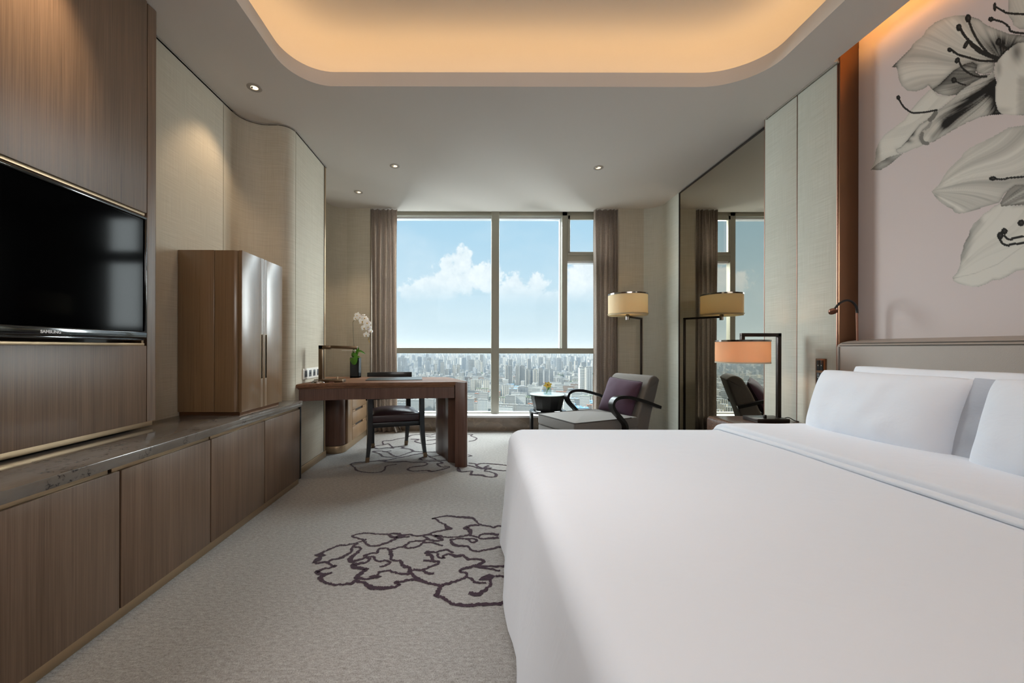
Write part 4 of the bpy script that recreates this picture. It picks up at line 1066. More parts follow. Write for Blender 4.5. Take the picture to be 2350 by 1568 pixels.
# ================================================================== NIGHTSTAND + TABLE LAMP
ns = thing('nightstand', 'dark brown wooden bedside table with rounded edge between the bed and window side wall', 'nightstand', (1.95, 2.6, 0))
ZN = .55; NX0, NX1, NY0, NY1 = 1.70, 2.183, 2.27, 2.90
prof = [(NX1, ZN)] + [(NX0 + .03 + .03 * math.cos(a), ZN - .03 + .03 * math.sin(a)) for a in [PI / 2 + i * PI / 16 for i in range(9)]] + [(NX0, .0), (NX0 + .022, 0), (NX0 + .022, ZN - .035), (NX0 + .035, ZN - .022), (NX1, ZN - .022)]
b = MB(); b.prism(prof, NY0, NY1, .002, 2, axis='y'); loc(b, ns).build('waterfall_top', wood('nightstand_veneer', '4A342B', '6F5445', (1.5, 60, 60), .22, coat=.3), ns, smooth=40)
b = MB(); b.box((NX0 + .045, NY0 + .02, .08), (NX1, NY1 - .02, ZN - .024), .002); loc(b, ns).build('body', M['wood_desk'], ns)
for k in range(2):
    b = MB(); b.box((NX0 + .026, NY0 + .024, .1 + k * .21), (NX0 + .045, NY1 - .024, .3 + k * .21), .002); loc(b, ns).build('drawer', M['wood_desk'], ns)
TLX, TLY = 2.009, 2.70
tl = thing('table_lamp', 'bedside lamp with peach drum shade hung from a dark square frame, standing on the nightstand', 'lamp', (TLX, TLY, ZN + .0003))
b = MB(); b.box((-.13, -.075, 0), (.088, .075, .026), .003); b.build('base', M['darkbronze'], tl)
b = MB(); b.box((.055, -.012, .02), (.078, .012, .604), .002); b.build('post', M['darkbronze'], tl)
b = MB(); b.box((-.195, -.012, .580), (.078, .012, .604), .002); b.box((-.195, -.012, .53), (-.172, .012, .59), .002); b.build('arm', M['darkbronze'], tl)
b = MB(); b.box((-.062, -.045, .026), (-.046, -.029, .048), .002); b.build('switch_knob', M['darkbronze'], tl)
shx = at(1703, 800, TLY).x - TLX; r = .161; zb_, zt_ = .949 - ZN, 1.103 - ZN
b = MB(); b.lathe([(r, zb_), (r, zt_), (r - .003, zt_), (r - .003, zb_), (r, zb_)], (shx, 0, 0), 64, cap=False); sh = b.build('lamp_shade', M['shade2'], tl)
b = MB(); b.lathe([(r + .002, zt_ - .009), (r + .002, zt_ + .003), (r - .006, zt_ + .003), (r - .006, zt_ - .009), (r + .002, zt_ - .009)], (shx, 0, 0), 64, cap=False); b.build('shade_rim', M['chrome'], sh)
b = MB(); b.lathe([(r + .0012, zb_ - .001), (r + .0012, zb_ + .008), (r - .004, zb_ + .008), (r - .004, zb_ - .001), (r + .0012, zb_ - .001)], (shx, 0, 0), 64, cap=False); b.build('shade_hem', plain('shade_hem', 'B8AC98', .7), sh)
b = MB(); b.lathe([(.012, zb_ + .06), (.012, .53)], (shx + .0, 0, 0), 16); b.box((min(shx, -.183) - .008, -.008, zt_ - .01), (max(shx, -.183) + .008, .008, zt_ + .0)); b.build('lamp_holder', M['darkbronze'], tl)
b = MB(); bmesh.ops.create_uvsphere(b.bm, u_segments=16, v_segments=12, radius=.026, matrix=Matrix.Translation((shx, 0, zb_ + .07))); b.build('bulb', emit('bulb_peach', (1, .60, .34, 1), 42), tl)
b = MB(); b.tube(spline([(TLX + .10, TLY, ZN + .016), (TLX + .135, TLY, ZN + .024), (TLX + .165, TLY - .02, ZN + .005), (TLX + .185, TLY - .05, ZN + .004)], 6), .003, 8)
o = b.build('power_cord', M['black']); tag(o, 'short black cord running from the bedside lamp base to the wall', 'cord')

# ================================================================== BED
hb = thing('headboard', 'padded taupe leather headboard with stitched top edge behind the bed pillows', 'headboard', (2.2, 1.2, 0))
HXF = 2.135
b = MB(); b.prism([(HXF, .3), (HXF, 1.055), (HXF + .006, 1.072), (HXF + .025, 1.084), (HXF + .06, 1.092), (2.298, 1.104), (2.298, .3)], -.02, 2.335, .012, 3, axis='y'); loc(b, hb).build('padding', M['leather'], hb, smooth=50)
b = MB(); b.tube([(HXF + .001, -.01, 1.066), (HXF + .001, 2.31, 1.066)], .0022, 6); b.tube([(HXF + .012, -.01, 1.0795), (HXF + .012, 2.31, 1.0795)], .0022, 6)
b.tube([(HXF - .001, 2.312, .32), (HXF - .001, 2.312, 1.06)], .003, 6); loc(b, hb).build('seam', plain('leather_seam', '5E5852', .5), hb)
bd = thing('bed', 'king-size bed base and mattress beneath the white duvet', 'bed', (1.1, 1.25, 0))
b = MB(); b.box((.24, .40, .02), (2.12, 2.10, .30), .02); loc(b, bd).build('bed_base', M['leather'], bd)
b = MB(); b.box((.23, .39, .30), (2.125, 2.11, .56), .04, 4); loc(b, bd).build('mattress', M['linen'], bd, smooth=60)
def draped(x0, y0, x1, y1, ztop, r, zb, flare, seed, name, parent=None, mt=None, ridge=None, closed_right=None):
    b = MB(); rings = []; N = None
    prof = []
    for k in range(9): prof.append((k / 8))
    def ring(off, z, wavy=0, rad=.09):
        n = 14; pts = []
        for (cx, cy, a0) in ((x1 - rad, y1 - rad, 0), (x0 + rad, y1 - rad, 90), (x0 + rad, y0 + rad, 180), (x1 - rad, y0 + rad, 270)):
            for i in range(n + 1):
                a = math.radians(a0 + 90 * i / n); pts.append(((cx, cy), (math.cos(a), math.sin(a))))
        out = []; m = len(pts)
        # densify straight runs
        full = []
        for i in range(m):
            c0, d0 = pts[i]; c1, d1 = pts[(i + 1) % m]
            if i % (n + 1) == n:
                for k in range(26): t = k / 26; full.append(((c0[0] + (c1[0] - c0[0]) * t, c0[1] + (c1[1] - c0[1]) * t), d0))
            else: full.append((c0, d0))
        for i, (cc_, dd) in enumerate(full):
            bx, by = cc_[0] + dd[0] * (rad + off), cc_[1] + dd[1] * (rad + off)
            w = wavy * (noise.noise(Vector((bx * 3.1 + seed, by * 3.1, z * 1.2))) + .4 * noise.noise(Vector((bx * 8 + seed, by * 8, z * 2))))
            out.append(Vector((bx + dd[0] * w, by + dd[1] * w, z)))
        return out
    for z, o, wv in ((zb, flare, .022), (zb + .1, flare * .85, .02), (zb + .22, flare * .62, .016), (zb + .36, flare * .35, .010), (ztop - r * 1.6, flare * .1, .006)):
        rings.append(ring(o, z, wv))
    for k in range(1, 8):
        a = k / 8 * PI / 2; rings.append(ring(-r * (1 - math.cos(a)), ztop - r + r * math.sin(a), .004))
    base = ring(-r, ztop, .003); rings.append(base)
    cx, cy = (x0 + x1) / 2, (y0 + y1) / 2
    for k in (.93, .84, .72, .6, .46, .32, .18, .06, .01):
        rr = []
        for p in base:
            X_, Y_ = cx + (p.x - cx) * k, cy + (p.y - cy) * k
            rr.append(Vector((X_, Y_, ztop + .010 * (1 - k ** 3) + .005 * noise.noise(Vector((X_ * 2.2 + seed, Y_ * 2.2, seed))))))
        rings.append(rr)
    b.grid(rings, closed=True); b.bm.faces.new([b.bm.verts.new(p) for p in rings[-1]]); bmesh.ops.remove_doubles(b.bm, verts=b.bm.verts[:], dist=1e-5)
    return b
b = draped(.165, .33, 2.085, 2.16, .612, .07, .015, .045, 4.2, 'duvet')
dv_ = b.build('duvet', M['linen'], smooth=80); tag(dv_, 'smooth white duvet covering the whole bed and hanging to the carpet', 'duvet')
# folded-back sheet band on top
def band(xa, xb, lift, name, seed, mt):
    b = MB(); rows = []
    yy0, yy1 = .33, 2.16
    prof = []
    for k in range(0, 6): prof.append((yy1 + .045 * (1 - k / 5) + lift, .05 + (.492) * k / 5))
    for k in range(1, 9): a = k / 8 * PI / 2; prof.append((yy1 - .07 * (1 - math.cos(a)) + lift * math.cos(a), .542 + .07 * math.sin(a) + lift))
    for k in range(1, 30): prof.append((yy1 - .07 - (yy1 - yy0 - .14) * k / 30, .612 + lift + .010 * (1 - abs(2 * k / 30 - 1) ** 3)))
    for k in range(0, 9): a = PI / 2 - k / 8 * PI / 2; prof.append((yy0 + .07 * (1 - math.cos(a)) - lift * math.cos(a), .542 + .07 * math.sin(a) + lift))
    for k in range(1, 6): prof.append((yy0 - .045 * k / 5 - lift, .542 - .492 * k / 5))
    edge = [(.012, 1.25), (.003, .9), (0, .6), (.001, .3), (.005, .08), (.014, 0)]
    xs_ = [(xa + dx, dz) for dx, dz in edge] + [(xa + .014 + (xb - xa - .014) * i / 16, 0) for i in range(1, 17)]
    for i, (x, e) in enumerate(xs_):
        r_ = []
        for (y, z) in prof:
            xo = .006 * noise.noise(Vector((y * 3 + seed, z * 3, 0)))
            zz_ = z - e * lift + .0035 * noise.noise(Vector((x * 6 + seed, y * 3.5, seed)))
            r_.append((x + xo, y, zz_))
        rows.append(r_)
    b.grid(rows); return b.build(name, mt, dv_, smooth=80)
band(1.288, 2.07, .014, 'turned_back_hem', 3, M['linen']); band(1.318, 2.07, .034, 'turned_back_sheet', 7, M['linen2'])
def pillow(name, c, w, h, t, lean, yaw, label, seed, flange=0, side=-1, group=None):
    root = thing(name, label, 'pillow', (0, 0, 0), 0, group)
    nrm = Vector((-math.cos(lean) , 0, math.sin(lean))); nrm.rotate(Matrix.Rotation(yaw, 3, 'Z')); xd = Vector((0, 1, 0)); xd.rotate(Matrix.Rotation(yaw, 3, 'Z'))
    root.matrix_world = frame_matrix(c, xd, nrm)
    b = pillow_mesh(w, h, t, 56, 34, seed, .045, 2.7, wr=.014)
    if not flange:
        mw_ = root.matrix_world.copy(); bpy.data.objects.remove(root); root = b.build(name, M['linen2'], smooth=80); root.matrix_world = mw_; return tag(root, label, 'pillow')
    b.build('pillowcase', M['linen2'], root, smooth=80)
    if flange:
        b = MB(); rows = []
        for j in range(21):
            v = -1 + 2 * j / 20; rows.append([(side * (w / 2 - .02 + k * (flange + .02)), v * h / 2 * (.985 - .01 * k), .006 * math.sin(v * 9 + k * 2) * k + (.012 * (1 - k) * (1 - v ** 4))) for k in (0, .25, .5, .75, 1)])
        b.grid(rows); bmesh.ops.solidify(b.bm, geom=b.bm.faces[:], thickness=.006); b.build('hem_flange', M['linen2'], root, smooth=80)
    return root
pillow('pillow', (1.80, 1.772, .767), .67, .365, .20, math.radians(16), math.radians(0), 'plump white front pillow on the window side of the bed', 2, .06, -1)
pillow('pillow', (1.985, 1.745, .775), .74, .385, .15, math.radians(12), 0, 'white rear pillow against the headboard, behind the window-side front pillow', 6)
pillow('pillow', (1.79, 1.055, .77), .68, .375, .22, math.radians(17), math.radians(3), 'plump white front pillow nearest the camera at the right edge', 9, .0)
pillow('pillow', (1.985, .96, .775), .74, .385, .15, math.radians(12), 0, 'white rear pillow against the headboard, behind the nearest front pillow', 12)

# reading lamp + switch plate
rl = thing('reading_lamp', 'slim copper reading lamp with black gooseneck rising behind the headboard corner', 'lamp', (0, 0, 0))
RD = 2.28
def Rp(x, y, d=RD): return at(1860 + x / 7.13, 670 + y / 7.13, d)
b = MB(); b.tube([Rp(768, 800), Rp(760, 345)], .0052, 16); b.build('stem', M['copper'], rl)
b = MB(); b.tube(spline([Rp(765, 350), Rp(750, 250), Rp(690, 170), Rp(600, 140), Rp(500, 170), Rp(430, 235), Rp(385, 290)], 6), [.0062] * 30 + [.0055] * 7, 14); b.build('gooseneck', M['black'], rl)
c0 = Rp(355, 305, RD - .0)
b = MB(); b.lathe([(.006, .012), (.016, .004), (.0205, -.006), (.0205, -.014), (.013, -.0142), (.012, -.010)], (0, 0, 0), 28, cap=True)
b.xform(Matrix.Translation(c0) @ Matrix.Rotation(math.radians(35), 4, 'X') @ Matrix.Rotation(math.radians(25), 4, 'Y') @ Matrix.Rotation(math.radians(-70), 4, 'X')); b.build('lamp_head', M['copper'], rl)
sw = thing('switch_plate', 'vertical bronze switch plate with dark rocker buttons on the pale fabric wall beside the headboard', 'switch', (XR, 2.485, .86))
b = MB(); b.box((-.012, -.036, -.125), (0, .034, .125), .002); b.build('plate', M['bronze'], sw)
for k in range(3):
    z = .082 - k * .078; b = MB(); b.box((-.0145, -.024, z - .032), (-.0115, -.0005, z + .032), .001); b.box((-.0145, .0005, z - .032), (-.0115, .024, z + .032), .001); q = b.build('switch_button', M['black'], sw)
    b = MB(); b.box((-.0149, -.014, z - .003), (-.0145, -.009, z + .003)); b.box((-.0149, .009, z - .003), (-.0145, .014, z + .003)); b.build('indicator', M['white_plastic'], q)

# ================================================================== DOWNLIGHTS
M['dl_rim'] = plain('downlight_rim', 'A89E94', .45)
def downlight(px, py, tgt, label, power):
    p = on_z(px, py, CE)
    t = thing('downlight', label, 'ceiling light', (p.x, p.y, CE), 0, None)
    b = MB(); b.lathe([(.047, .001), (.047, -.003), (.043, -.005), (.027, -.003), (.026, .0)], n=40, cap=False); b.build('rim', M['dl_rim'], t)
    b = MB(); b.lathe([(.0265, -.0028), (.024, -.0032), (.0235, -.0005)], n=32, cap=False); b.build('collar', M['gold'], t)
    b = MB(); b.lathe([(.0235, -.0012), (.001, -.0012)], n=28, cap=False); b.build('lens', emit('downlight_lens', (1, .86, .6, 1), 1.25) if 'downlight_lens' not in bpy.data.materials else bpy.data.materials['downlight_lens'], t)
    b = MB(); b.prism([(.021 * math.cos(a), .021 * math.sin(a)) for a in [PI * .85 + i * .16 for i in range(8)]] + [(-.004, -.012), (-.012, -.001)], -.0025, -.0016); b.build('baffle', M['darkbronze'], t)
    spot((p.x, p.y, CE - .02), tgt, power, 75 if px < 700 else 55)
def spot(l, tgt, power, size=55, col=(1, .74, .48), r=.03, blend=.7):
    d = bpy.data.lights.new('downlight_or_fill_beam', 'SPOT'); d.energy = power; d.spot_size = math.radians(size); d.spot_blend = blend; d.color = col; d.shadow_soft_size = r
    o = bpy.data.objects.new('downlight_or_fill_beam', d); COL.objects.link(o); o.location = l
    o.rotation_euler = (Vector(tgt) - Vector(l)).to_track_quat('-Z', 'Y').to_euler(); return o
# ================================================================== OUTSIDE
EYE = 165.0
ZG0 = H - EYE
def facade(name, wall, glass, fl=3.1, bay=3.6, hz=.5, vt=.3):
    m, nt, b = mat(name)
    tc = nt.n.new('ShaderNodeTexCoord'); sp = nt.new('ShaderNodeSeparateXYZ', {0: tc.outputs['Object']})
    ge = nt.n.new('ShaderNodeNewGeometry'); sn = nt.new('ShaderNodeSeparateXYZ', {0: ge.outputs['Normal']})
    up = nt.math('GREATER_THAN', nt.math('ABSOLUTE', sn.outputs[2]), .6)
    fz = nt.math('FRACT', nt.math('DIVIDE', sp.outputs[2], fl)); h = nt.math('ADD', sp.outputs[0], sp.outputs[1]); fh = nt.math('FRACT', nt.math('DIVIDE', h, bay))
    wmask = nt.math('MULTIPLY', nt.math('GREATER_THAN', fz, hz), nt.math('GREATER_THAN', fh, vt)); wmask = nt.math('MULTIPLY', wmask, nt.math('SUBTRACT', 1, up))
    oi = nt.n.new('ShaderNodeObjectInfo')
    rnd = nt.noise(nt.coord((.012, .012, 0), 'Object'), 1.0, 2)
    wallc = nt.mix(oi.outputs['Random'], lin(wall), lin('B9B4AC')); wallc = nt.mix(up, wallc, lin('A2A6AA'))
    nt.l.new(nt.mix(wmask, wallc, lin(glass)), b.inputs['Base Color']); b.inputs['Roughness'].default_value = .6
    return m
FA = [facade('pale_facade', 'F2EFE8', '3E5264'), facade('grey_facade', 'B4B8BC', '2C3C4C', 3.1, 2.8, .45, .35), facade('ribbed_facade', 'E6DCCC', '3F5060', 3.0, 6.5, .35, .45), facade('brick_facade', 'A8907E', '4B5258', 3.2, 4, .5, .3)]
ROOF = plain('roof_grey', '8A8A86', .9); RED = plain('roof_terracotta', '9A6A55', .9); BLU = plain('roof_blue_sheet', '6C9CC4', .6); GRN = plain('roof_green', '5D6B50', .95)
# ground
def ground_mat():
    m, nt, b = mat('city_ground')
    v = nt.coord(); n = nt.noise(v, .004, 6, .7); n2 = nt.noise(v, .03, 4, .7)
    c = nt.ramp(n, [(.35, lin('34423A')), (.5, lin('4C5658')), (.65, lin('6C7070'))]); c = nt.mix(nt.math('MULTIPLY', n2, .6), c, lin('464C50'))
    nt.l.new(c, b.inputs['Base Color']); b.inputs['Roughness'].default_value = 1; return m
g = MB(); n = 48; R0, R1 = 300, 42000
rr = [300 * (R1 / 300) ** (i / 24) for i in range(25)]
g.grid([[(r * math.sin(math.radians(-75 + 150 * j / n)), r * math.cos(math.radians(-75 + 150 * j / n)), ZG0 + 0) for j in range(n + 1)] for r in rr])
struct(g.build('ground_outside', ground_mat(), recalc=False))

def bbox_building(mb, w, d, h, kind, rnd):
    """block with base, body, setbacks, parapet and roof plant; origin at ground"""
    mb.box((-w / 2, -d / 2, 0), (w / 2, d / 2, h))
    mb.box((-w / 2 - .3, -d / 2 - .3, h), (w / 2 + .3, d / 2 + .3, h + .9), mi=1)
    if kind == 'tower':
        for k in range(3):
            x = -w / 2 + w * (k + .5) / 3; mb.box((x - w * .10, -d / 2 - 1.3, 0), (x + w * .10, -d / 2, h - 3))
        mb.box((-w * .25, -d * .2, h), (w * .2, d * .25, h + 5), mi=0); mb.box((-w * .42, -d * .3, h), (-w * .30, d * .2, h + 3), mi=1)
        mb.box((w * .28, -d * .3, h), (w * .42, d * .1, h + 3.4), mi=1)
    else:
        for k in range(max(1, int(w / 14))):
            x = -w / 2 + 7 + k * 14; mb.box((x - 2, -d * .2, h), (x + 2, d * .25, h + 2.6), mi=0)
def make(name, w, d, h, kind, fm, rm, seed):
    rnd = random.Random(seed); b = MB(); bbox_building(b, w, d, h, kind, rnd); return b.build(name, [fm, rm], None, smooth=0, recalc=False)
def put(o, px, D, rz=0):
    o.location = ((px - CX) / F * D, D, ZG0); o.rotation_euler = (0, 0, rz)
cz = lambda x: 900 + x / 4.896
cyy = lambda y: 790 + y / 4.896
# recognisable towers: x0,x1,ytop,ybase in the detail crop
TW = [(65, 98, 165, 360, 'slate apartment tower tallest at the far left edge of the window view', 1), (100, 145, 250, 366, 'grey tower just right of the tallest one at the left curtain', 1), (160, 196, 250, 372, 'dark grey tower third from the left curtain', 1),
      (471, 505, 232, 338, 'hazy slim tower left of the twin grey towers in left pane', 2), (540, 586, 208, 362, 'tall grey tower first of cluster over the desk end', 2), (590, 632, 288, 380, 'shorter block in front of the left pane tower cluster', 1), (636, 668, 285, 376, 'narrow short block right of centre in left pane cluster', 1),
      (676, 714, 240, 372, 'grey slab tower fourth of cluster in left pane', 2), (725, 764, 236, 370, 'rightmost slab tower of the left pane cluster', 2), (983, 1027, 122, 272, 'lone tall pinkish tower rising over the skyline left of the mullion', 3), (912, 938, 192, 260, 'pale pinkish tower left of the lone tall one', 3),
      (1270, 1310, 244, 455, 'first cream-sided tower right of the middle mullion', 2), (1313, 1348, 250, 455, 'grey tower tucked behind the first cream-sided one', 1), (1385, 1426, 244, 455, 'second cream-sided tower right of the mullion', 2), (1430, 1492, 246, 452, 'broad grey tower beside the second cream-sided one', 1),
      (1497, 1545, 284, 490, 'third cream-edged tower, nearer and lower than its neighbours', 2), (1550, 1582, 282, 488, 'grey tower directly behind the yellow flower, left part', 1), (1584, 1634, 288, 505, 'fourth cream-edged tower behind the yellow flower', 2), (1640, 1694, 274, 500, 'grey ribbed tower directly above the yellow flower', 1),
      (1702, 1758, 290, 470, 'grey ribbed tower right above the side table', 1), (1764, 1812, 290, 462, 'last grey tower of the long row in right pane', 1), (2096, 2160, 262, 560, 'near white high-rise beside the right curtain, left half', 0), (2168, 2246, 262, 566, 'near white high-rise touching the right curtain', 0),
      (1405, 1530, 484, 582, 'pale blue-grey office block left of the yellow flower', 1), (848, 878, 402, 575, 'slim pale block just right of the desk end', 0), (1855, 1925, 385, 470, 'white apartment block between tower row and right curtain', 0)]
for i, (a, c_, yt, yb, lab, fi) in enumerate(TW):
    x0, x1 = cz(a), cz(c_); yb2 = cyy(yb); D = EYE * 900 / (yb2 - 800); h = (yb2 - cyy(yt)) * D / 900; w = (x1 - x0) * D / 900
    o = make('tower_block', w * .92, min(26, w * .8), h, 'tower', FA[fi], ROOF, i); put(o, (x0 + x1) / 2, D + 8, random.uniform(-.05, .05)); tag(o, lab, 'building')
# mid field blocks, individually
TWO = [q for q in COL.objects if q.name.startswith('tower_block')]; TPOS = [(q.location.x, q.location.y) for q in TWO]
R_ = random.Random(11)
protoL = [make('apartment_block', w, d, h, 'slab', FA[f], r_, 50 + i) for i, (w, d, h, f, r_) in enumerate(((52, 12, 19, 0, ROOF), (40, 12, 22, 3, ROOF), (60, 13, 18, 1, ROOF), (34, 14, 25, 0, RED), (46, 12, 20, 2, GRN), (30, 22, 12, 0, BLU), (26, 16, 34, 0, ROOF), (22, 18, 44, 2, ROOF), (38, 13, 16, 3, RED)))]
protoT = [make('apartment_tower', w, d, h, 'tower', FA[f], ROOF, 90 + i) for i, (w, d, h, f) in enumerate(((24, 20, 78, 0), (28, 20, 92, 1), (22, 22, 66, 2), (34, 18, 84, 1), (26, 20, 58, 0)))]
GL = ['low pale apartment slab in the nearer streets', 'low brick-toned apartment slab in the nearer streets', 'long low grey apartment slab in the nearer streets', 'low apartment block with terracotta roof', 'low tan apartment slab with green roof', 'low shed with blue sheet roof', 'mid-rise pale apartment block among low slabs', 'mid-rise ribbed tan block among low slabs', 'brick-toned slab with terracotta roof']
used = set(); placed = []
def place(proto, lab, grp, px, D, rz, sc=1):
    if proto.name in used: o = proto.copy(); COL.objects.link(o)
    else: o = proto; used.add(proto.name)
    put(o, px, D, rz); o.scale = (sc, sc, sc); tag(o, lab, 'building', grp); return o
cnt = 0
for D in [1000, 1045, 1095, 1150, 1210, 1275, 1345, 1420, 1500, 1590, 1690, 1800, 1930, 2080]:
    px = 905 + R_.random() * 10
    while px < 1372 and cnt < 205:
        k = R_.choice([0, 0, 0, 1, 2, 2, 3, 4, 5, 6, 6, 7, 8]); 
        if any(abs(px / 900 * D - 1095 / 900 * D - q.location.x + 25) < 48 and abs(q.location.y - D) < 34 for q in TWO): px += 18; continue
        w_px = [52, 40, 60, 34, 46, 30, 26, 22, 38][k] / D * 900
        place(protoL[k], GL[k], 'nearer low blocks, ' + GL[k].split(' in ')[0], px + w_px / 2, D + R_.uniform(-15, 15), R_.uniform(-.12, .12) - .15); cnt += 1
        px += w_px * R_.uniform(1.08, 1.5)
TLB = ['hazy cream high-rise in the middle distance', 'hazy grey high-rise in the middle distance', 'hazy tan high-rise in the middle distance', 'hazy broad grey high-rise in the middle distance', 'hazy shorter cream high-rise in the middle distance']
for i in range(66):
    k = R_.randrange(5)
    for _ in range(40):
        D = R_.uniform(2300, 4200); px = R_.uniform(912, 1362); X_ = (px - CX) / F * D
        if all(abs(X_ - a) + abs(D - b) > 60 for a, b in TPOS): break
    TPOS.append((X_, D))
    place(protoT[k], TLB[k], 'middle-distance high-rises, ' + TLB[k].split(' in ')[0], px, D, R_.uniform(-.3, .3), R_.uniform(.8, 1.15))
for p in protoL + protoT:
    if p.name not in used: bpy.data.objects.remove(p)
# everything farther, uncountable
OCC = set()
for o in list(COL.objects):
    if o.name.startswith(('tower_block', 'apartment_')):
        X_, Y_ = o.location.x, o.location.y
        for i in (-1, 0, 1):
            for j in (-1, 0, 1): OCC.add((round(X_ / 28) + i, round(Y_ / 28) + j))
def field(name, lab, n, D0, D1, a0, a1, hmin, hmax, fi, seed, skip_view=False, small=False):
    R2 = random.Random(seed); b = MB(); V = []; Fc = []
    for i in range(n):
        D = D0 * (D1 / D0) ** R2.random(); u = R2.uniform(a0, a1)
        if skip_view and -.215 < u < .315 and D < 2250: continue
        cell = (round(u * D / 28), round(D / 28))
        if cell in OCC: continue
        OCC.add(cell)
        h = R2.uniform(hmin, hmax); h *= 1.35 if R2.random() < .12 else 1; w = R2.uniform(12, 25); d = R2.uniform(10, 18); a = R2.uniform(-.5, .5); ca, sa = math.cos(a), math.sin(a)
        bx, by = u * D, D
        k = len(V)
        for z in (ZG0, ZG0 + h):
            for x, y in ((-w / 2, -d / 2), (w / 2, -d / 2), (w / 2, d / 2), (-w / 2, d / 2)): V.append((bx + x * ca - y * sa, by + x * sa + y * ca, z))
        Fc += [(k, k + 1, k + 5, k + 4), (k + 1, k + 2, k + 6, k + 5), (k + 2, k + 3, k + 7, k + 6), (k + 3, k, k + 4, k + 7), (k + 4, k + 5, k + 6, k + 7)]
    me = bpy.data.meshes.new(name); me.from_pydata(V, [], Fc); me.materials.append(FA[fi]); o = mesh_obj(name, me)
    return tag(o, lab, 'buildings', None, 'stuff')
field('distant_city', 'countless hazy tower blocks filling the horizon', 2600, 3400, 15000, -.95, .6, 28, 95, 0, 1)
field('distant_city', 'countless grey hazy blocks mixed through the far skyline', 1500, 2200, 9000, -.95, .6, 16, 60, 1, 2)
field('distant_city', 'dense low white roofs between the middle-distance towers', 5200, 1250, 5200, -.95, .6, 8, 30, 0, 3, small=True)
field('distant_city', 'low streets of flats outside the window to the sides', 1500, 850, 2300, -1.0, .7, 10, 30, 2, 4, skip_view=True, small=True)
# street trees
V = []; Fc = []; R3 = random.Random(9); b = MB()
for i in range(420):
    D = 930 * (2600 / 930) ** R3.random(); u = R3.uniform(-.7, .4) if R3.random() < .5 else R3.uniform(.2, .33); r = R3.uniform(6, 14)
    if (round(u * D / 28), round(D / 28)) in OCC: continue
    bmesh.ops.create_icosphere(b.bm, subdivisions=1, radius=r, matrix=Matrix.Translation((u * D, D, ZG0 + r * .5)) @ Matrix.Diagonal((1.5, 1.5, .7, 1)))
o = b.build('street_trees', plain('tree_green', '46563C', 1, var=.3, vscale=.05), recalc=False); tag(o, 'dark green tree crowns between the low buildings', 'trees', None, 'stuff')
# haze
hz = MB(); hz.box((-38000, 600, ZG0 - 5), (30000, 40000, ZG0 + 420)); o = hz.build('haze_outside', None, smooth=0)
hm = bpy.data.materials.new('city_haze'); hm.use_nodes = True; nt = NT(hm.node_tree); nt.n.remove(nt.n['Principled BSDF'])
vs_ = nt.new('ShaderNodeVolumeScatter', {'Color': (.58, .74, .92, 1), 'Density': 1 / 8000, 'Anisotropy': .35}); nt.l.new(vs_.outputs[0], nt.n['Material Output'].inputs['Volume'])
o.data.materials.clear(); o.data.materials.append(hm); tag(o, 'pale blue haze lying over the city', 'haze', None, 'stuff')

# ================================================================== SKY
w = bpy.data.worlds.new('sky'); scene.world = w; w.use_nodes = True; nt = NT(w.node_tree)
tc = nt.n.new('ShaderNodeTexCoord'); sp = nt.new('ShaderNodeSeparateXYZ', {0: tc.outputs['Generated']})
yc = nt.math('MAXIMUM', sp.outputs[1], .02); u = nt.math('DIVIDE', sp.outputs[0], yc); v = nt.math('DIVIDE', sp.outputs[2], yc)
el = sp.outputs[2]
sky = nt.ramp(nt.math('MULTIPLY_ADD', el, 1, 0, clamp=True), [(0, lin('CAD8E0')), (.07, lin('CCDDE7')), (.16, lin('C4DCEC')), (.30, lin('B2D4EB')), (.6, lin('A4CAE8'))])
nv = nt.new('ShaderNodeCombineXYZ', {0: u, 1: v, 2: 0}).outputs[0]
big = nt.noise(nv, 9, 5, .55); fine = nt.noise(nv, 38, 9, .66)
blobs = [(1060, 605, 26, 42), (1028, 614, 20, 33), (1045, 645, 66, 38), (1000, 662, 55, 36), (955, 672, 45, 26), (1092, 638, 38, 34), (1122, 636, 30, 36), (1183, 662, 27, 38), (1232, 658, 23, 36), (1160, 680, 30, 30), (1212, 684, 46, 26), (1265, 690, 30, 26), (1290, 698, 24, 24),
         (1330, 642, 30, 42), (1360, 636, 32, 44), (1312, 674, 28, 26), (1348, 674, 46, 30), (1400, 640, 50, 50)]
blobs += [(540, 650, 70, 40), (620, 690, 80, 26), (300, 620, 90, 60), (1560, 660, 80, 40)]
acc = None
for px, py, a, c_ in blobs:
    du = nt.math('MULTIPLY', nt.math('SUBTRACT', u, (px - CX) / F), F / (a * 1.12)); dv2 = nt.math('MULTIPLY', nt.math('SUBTRACT', v, (CY - py) / F), F / c_)
    q = nt.math('SUBTRACT', 1, nt.math('SQRT', nt.math('ADD', nt.math('MULTIPLY', du, du), nt.math('MULTIPLY', dv2, dv2))))
    acc = q if acc is None else nt.math('MAXIMUM', acc, q)
den = nt.math('ADD', acc, nt.math('ADD', nt.math('MULTIPLY_ADD', fine, 1.9, -.86), nt.math('MULTIPLY_ADD', big, .8, -.40)))
den = nt.new('ShaderNodeMapRange', {'Value': den, 'From Min': .0, 'From Max': .36}, interpolation_type='SMOOTHSTEP').outputs[0]
fade = nt.new('ShaderNodeMapRange', {'Value': v, 'From Min': .10, 'From Max': .175}, interpolation_type='SMOOTHSTEP').outputs[0]
veil = nt.new('ShaderNodeMapRange', {'Value': nt.noise(nt.new('ShaderNodeCombineXYZ', {0: nt.math('MULTIPLY', u, .6), 1: v, 2: .4}).outputs[0], 5, 5, .6), 'From Min': .48, 'From Max': .78}).outputs[0]
